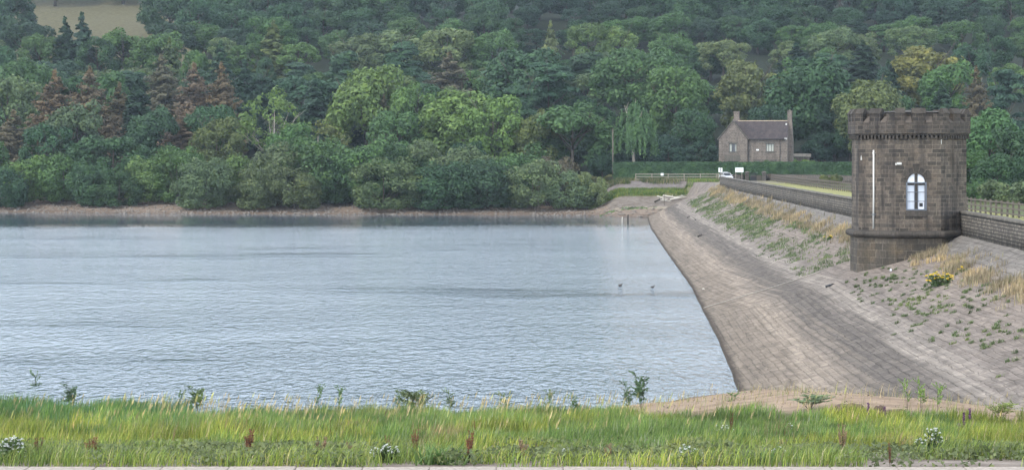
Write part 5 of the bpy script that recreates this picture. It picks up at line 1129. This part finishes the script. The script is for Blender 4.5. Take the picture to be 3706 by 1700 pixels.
for i, (x,yb,w,h,n,lb) in enumerate([(45,1672,100,70,70,'largest white flower patch, in the left bottom corner'),(1395,1672,110,42,46,'white flower patch by the kerb in the centre'),(2500,1672,80,34,26,'white flower clump by the kerb beside the bare gravel'),(2480,1668,60,40,14,'sparser white flowers just left of the clump by the bare gravel'),
   (3375,1650,75,85,26,'tall domed white flower clump in green grass at the right'),(3330,1640,50,40,10,'low white flowers tucked beside the tall domed clump'),(2015,1600,80,44,16,'thin scatter of white flowers behind the grass right of centre'),(2815,1660,70,30,12,'few white flowers by the kerb between gravel and dock'),
   (1690,1560,50,44,6,'two or three white umbels high in the central grass'),(780,1600,110,50,12,'loose white umbels in the grass on the left'),(2630,1590,90,50,12,'loose white umbels below the sand spit'),(2860,1600,50,50,7,'small group of white umbels right of the loose ones below the sand spit'),(1310,1585,60,40,6,'faint white umbels left of centre above the patch by the kerb'),(2055,1665,50,24,8,'tiny white flowers at the kerb right of centre')]):
    p = hit(x, yb, z_near, near=34.3); k = p.y/F; umbels(p, w*k, h*k+.1, int(n*1.3), M_FLOWER_W, lb, 'white_flower_clump', 'flowers', 300+i, .016, .04, GWF, .0045)
p = hit(3400,1035); umbels(p, 1.45, .8, 50, M_FLOWER_Y, 'bright yellow ragwort clump flowering on the dam slope', 'ragwort', 'flowers', 400, .05, .09, None, .02)
p = hit(3480,985); umbels(p, .35, .35, 5, M_FLOWER_Y, 'small yellow ragwort above right of the bright big clump', 'ragwort', 'flowers', 401, .05, .07, None, .022)
p = hit(2990,871); umbels(p, .9, .5, 8, M_FLOWER_Y, 'faint yellow ragwort in the dry grass left of the tower', 'ragwort', 'flowers', 402, .05, .09, None, .022)
# purple spikes
for i, (x,yb,yt,lb) in enumerate([(3140,1530,1457,'purple flower spike between the two boulders'),(3200,1535,1470,'purple flower spike right in front of the small boulder'),(3508,1540,1477,'short purple flower spike at the right, the farther one'),(3485,1600,1492,'tall purple brown flower spike at the right'),(3468,1605,1532,'brown flower spike left of the tall purple brown one')]):
    p = hit(x, yb, z_near); h = (yb-yt)*p.y/F; r = random.Random(i); m = MB().tube([(0,0,0),(.02,0,h*.45)],[.01,.008],5); P = [(.02+r.gauss(0,.014), r.gauss(0,.014), h*(.4+.6*r.random())) for _ in range(260)]
    o = empty('purple_spike', p); tag(o, lb, 'flower spike', 'purple flower spikes'); m.build('stem', M_BARK, o); V, Fq = leaf_quads(np.array(P), rdir(260), .024, 1.2); mesh_arrays('blossoms', V, [Fq], M_PURPLE, o)
# sword-leaved clump near the kerb
def sword(x, yb, hp_, n, lb, w=.5):
    p = hit(x, yb, z_near, near=34.3); k = p.y/F; n_ = n; r = np.random.default_rng(int(x)); base = np.zeros((n_,3)); base[:,0] = r.normal(size=n_)*w*.25; base[:,1] = r.normal(size=n_)*.08
    V, T_, c = blades(base, hp_*k*(.6+.5*r.random(n_)), np.full(n_,.032), .25+.3*r.random(n_), pick(n_,[(.1,.19,.05),(.14,.22,.07)],[1,1],3), (0,0), seed=int(x)); o = mesh_arrays('sword_leaved_plant', V, T_, M_BLADE, colr=c); o.location = p; tag(o, lb, 'plant')
sword(1580, 1684, 85, 60, 'sword-leaved green plant at the kerb left of the bright rusty dock', .9); sword(2755, 1680, 50, 40, 'small dark green tussock at the kerb beside the bare gravel patch')

# ---------------------------------------------------------------- kerb of the road in front
t = NT('kerb_concrete'); oc = t.coord(); c = t.mix((.42,.36,.31),(.3,.26,.22),t.noise(oc,1.2,4)); c = t.mix(c,(.7,.7,.7),t.ramp(t.noise(oc,14,4,.7),[(.4,1),(.6,0)]),'MULTIPLY'); t.bump(t.noise(oc,20,4),.4,.01); M_KERB = t.base(c,.9,.2)
x = -14.0; first = None; lens = [1.08]; i = 0
root = empty('kerb', (0,33.6,5.535)); tag(root, 'row of pale concrete kerb stones along the bottom of the photo', 'kerb', kind='structure')
while x < 14:
    L = 1.02
    if first is None: first = MB().box(.005,L-.005,-.22,.22,-.3,.16).build('kerb_stone', M_KERB, root, bevel=.02); q_ = first
    else: q_ = first.copy(); col.objects.link(q_); q_.parent = root
    q_.location = (x+.5, random.uniform(-.006,.006), random.uniform(-.005,.005)); q_.rotation_euler = (0,random.uniform(-.003,.003),random.uniform(-.004,.004)); x += L

# ---------------------------------------------------------------- air
hz = MB().box(-1000,1000,-90,1560,-6,320); me_mat = bpy.data.materials.new('haze_air'); me_mat.use_nodes = True; nn = me_mat.node_tree.nodes
nn.remove(nn['Principled BSDF']); pv = nn.new('ShaderNodeVolumePrincipled'); pv.inputs['Density'].default_value = HAZE_DENSITY; pv.inputs['Color'].default_value = (.72,.85,1,1); pv.inputs['Anisotropy'].default_value = .1
me_mat.node_tree.links.new(pv.outputs[0], nn['Material Output'].inputs['Volume']); me_mat.cycles.homogeneous_volume = True if hasattr(me_mat.cycles,'homogeneous_volume') else False
o = hz.build('haze', me_mat); tag(o, 'thin bluish summer haze in the valley', 'haze', kind='stuff')
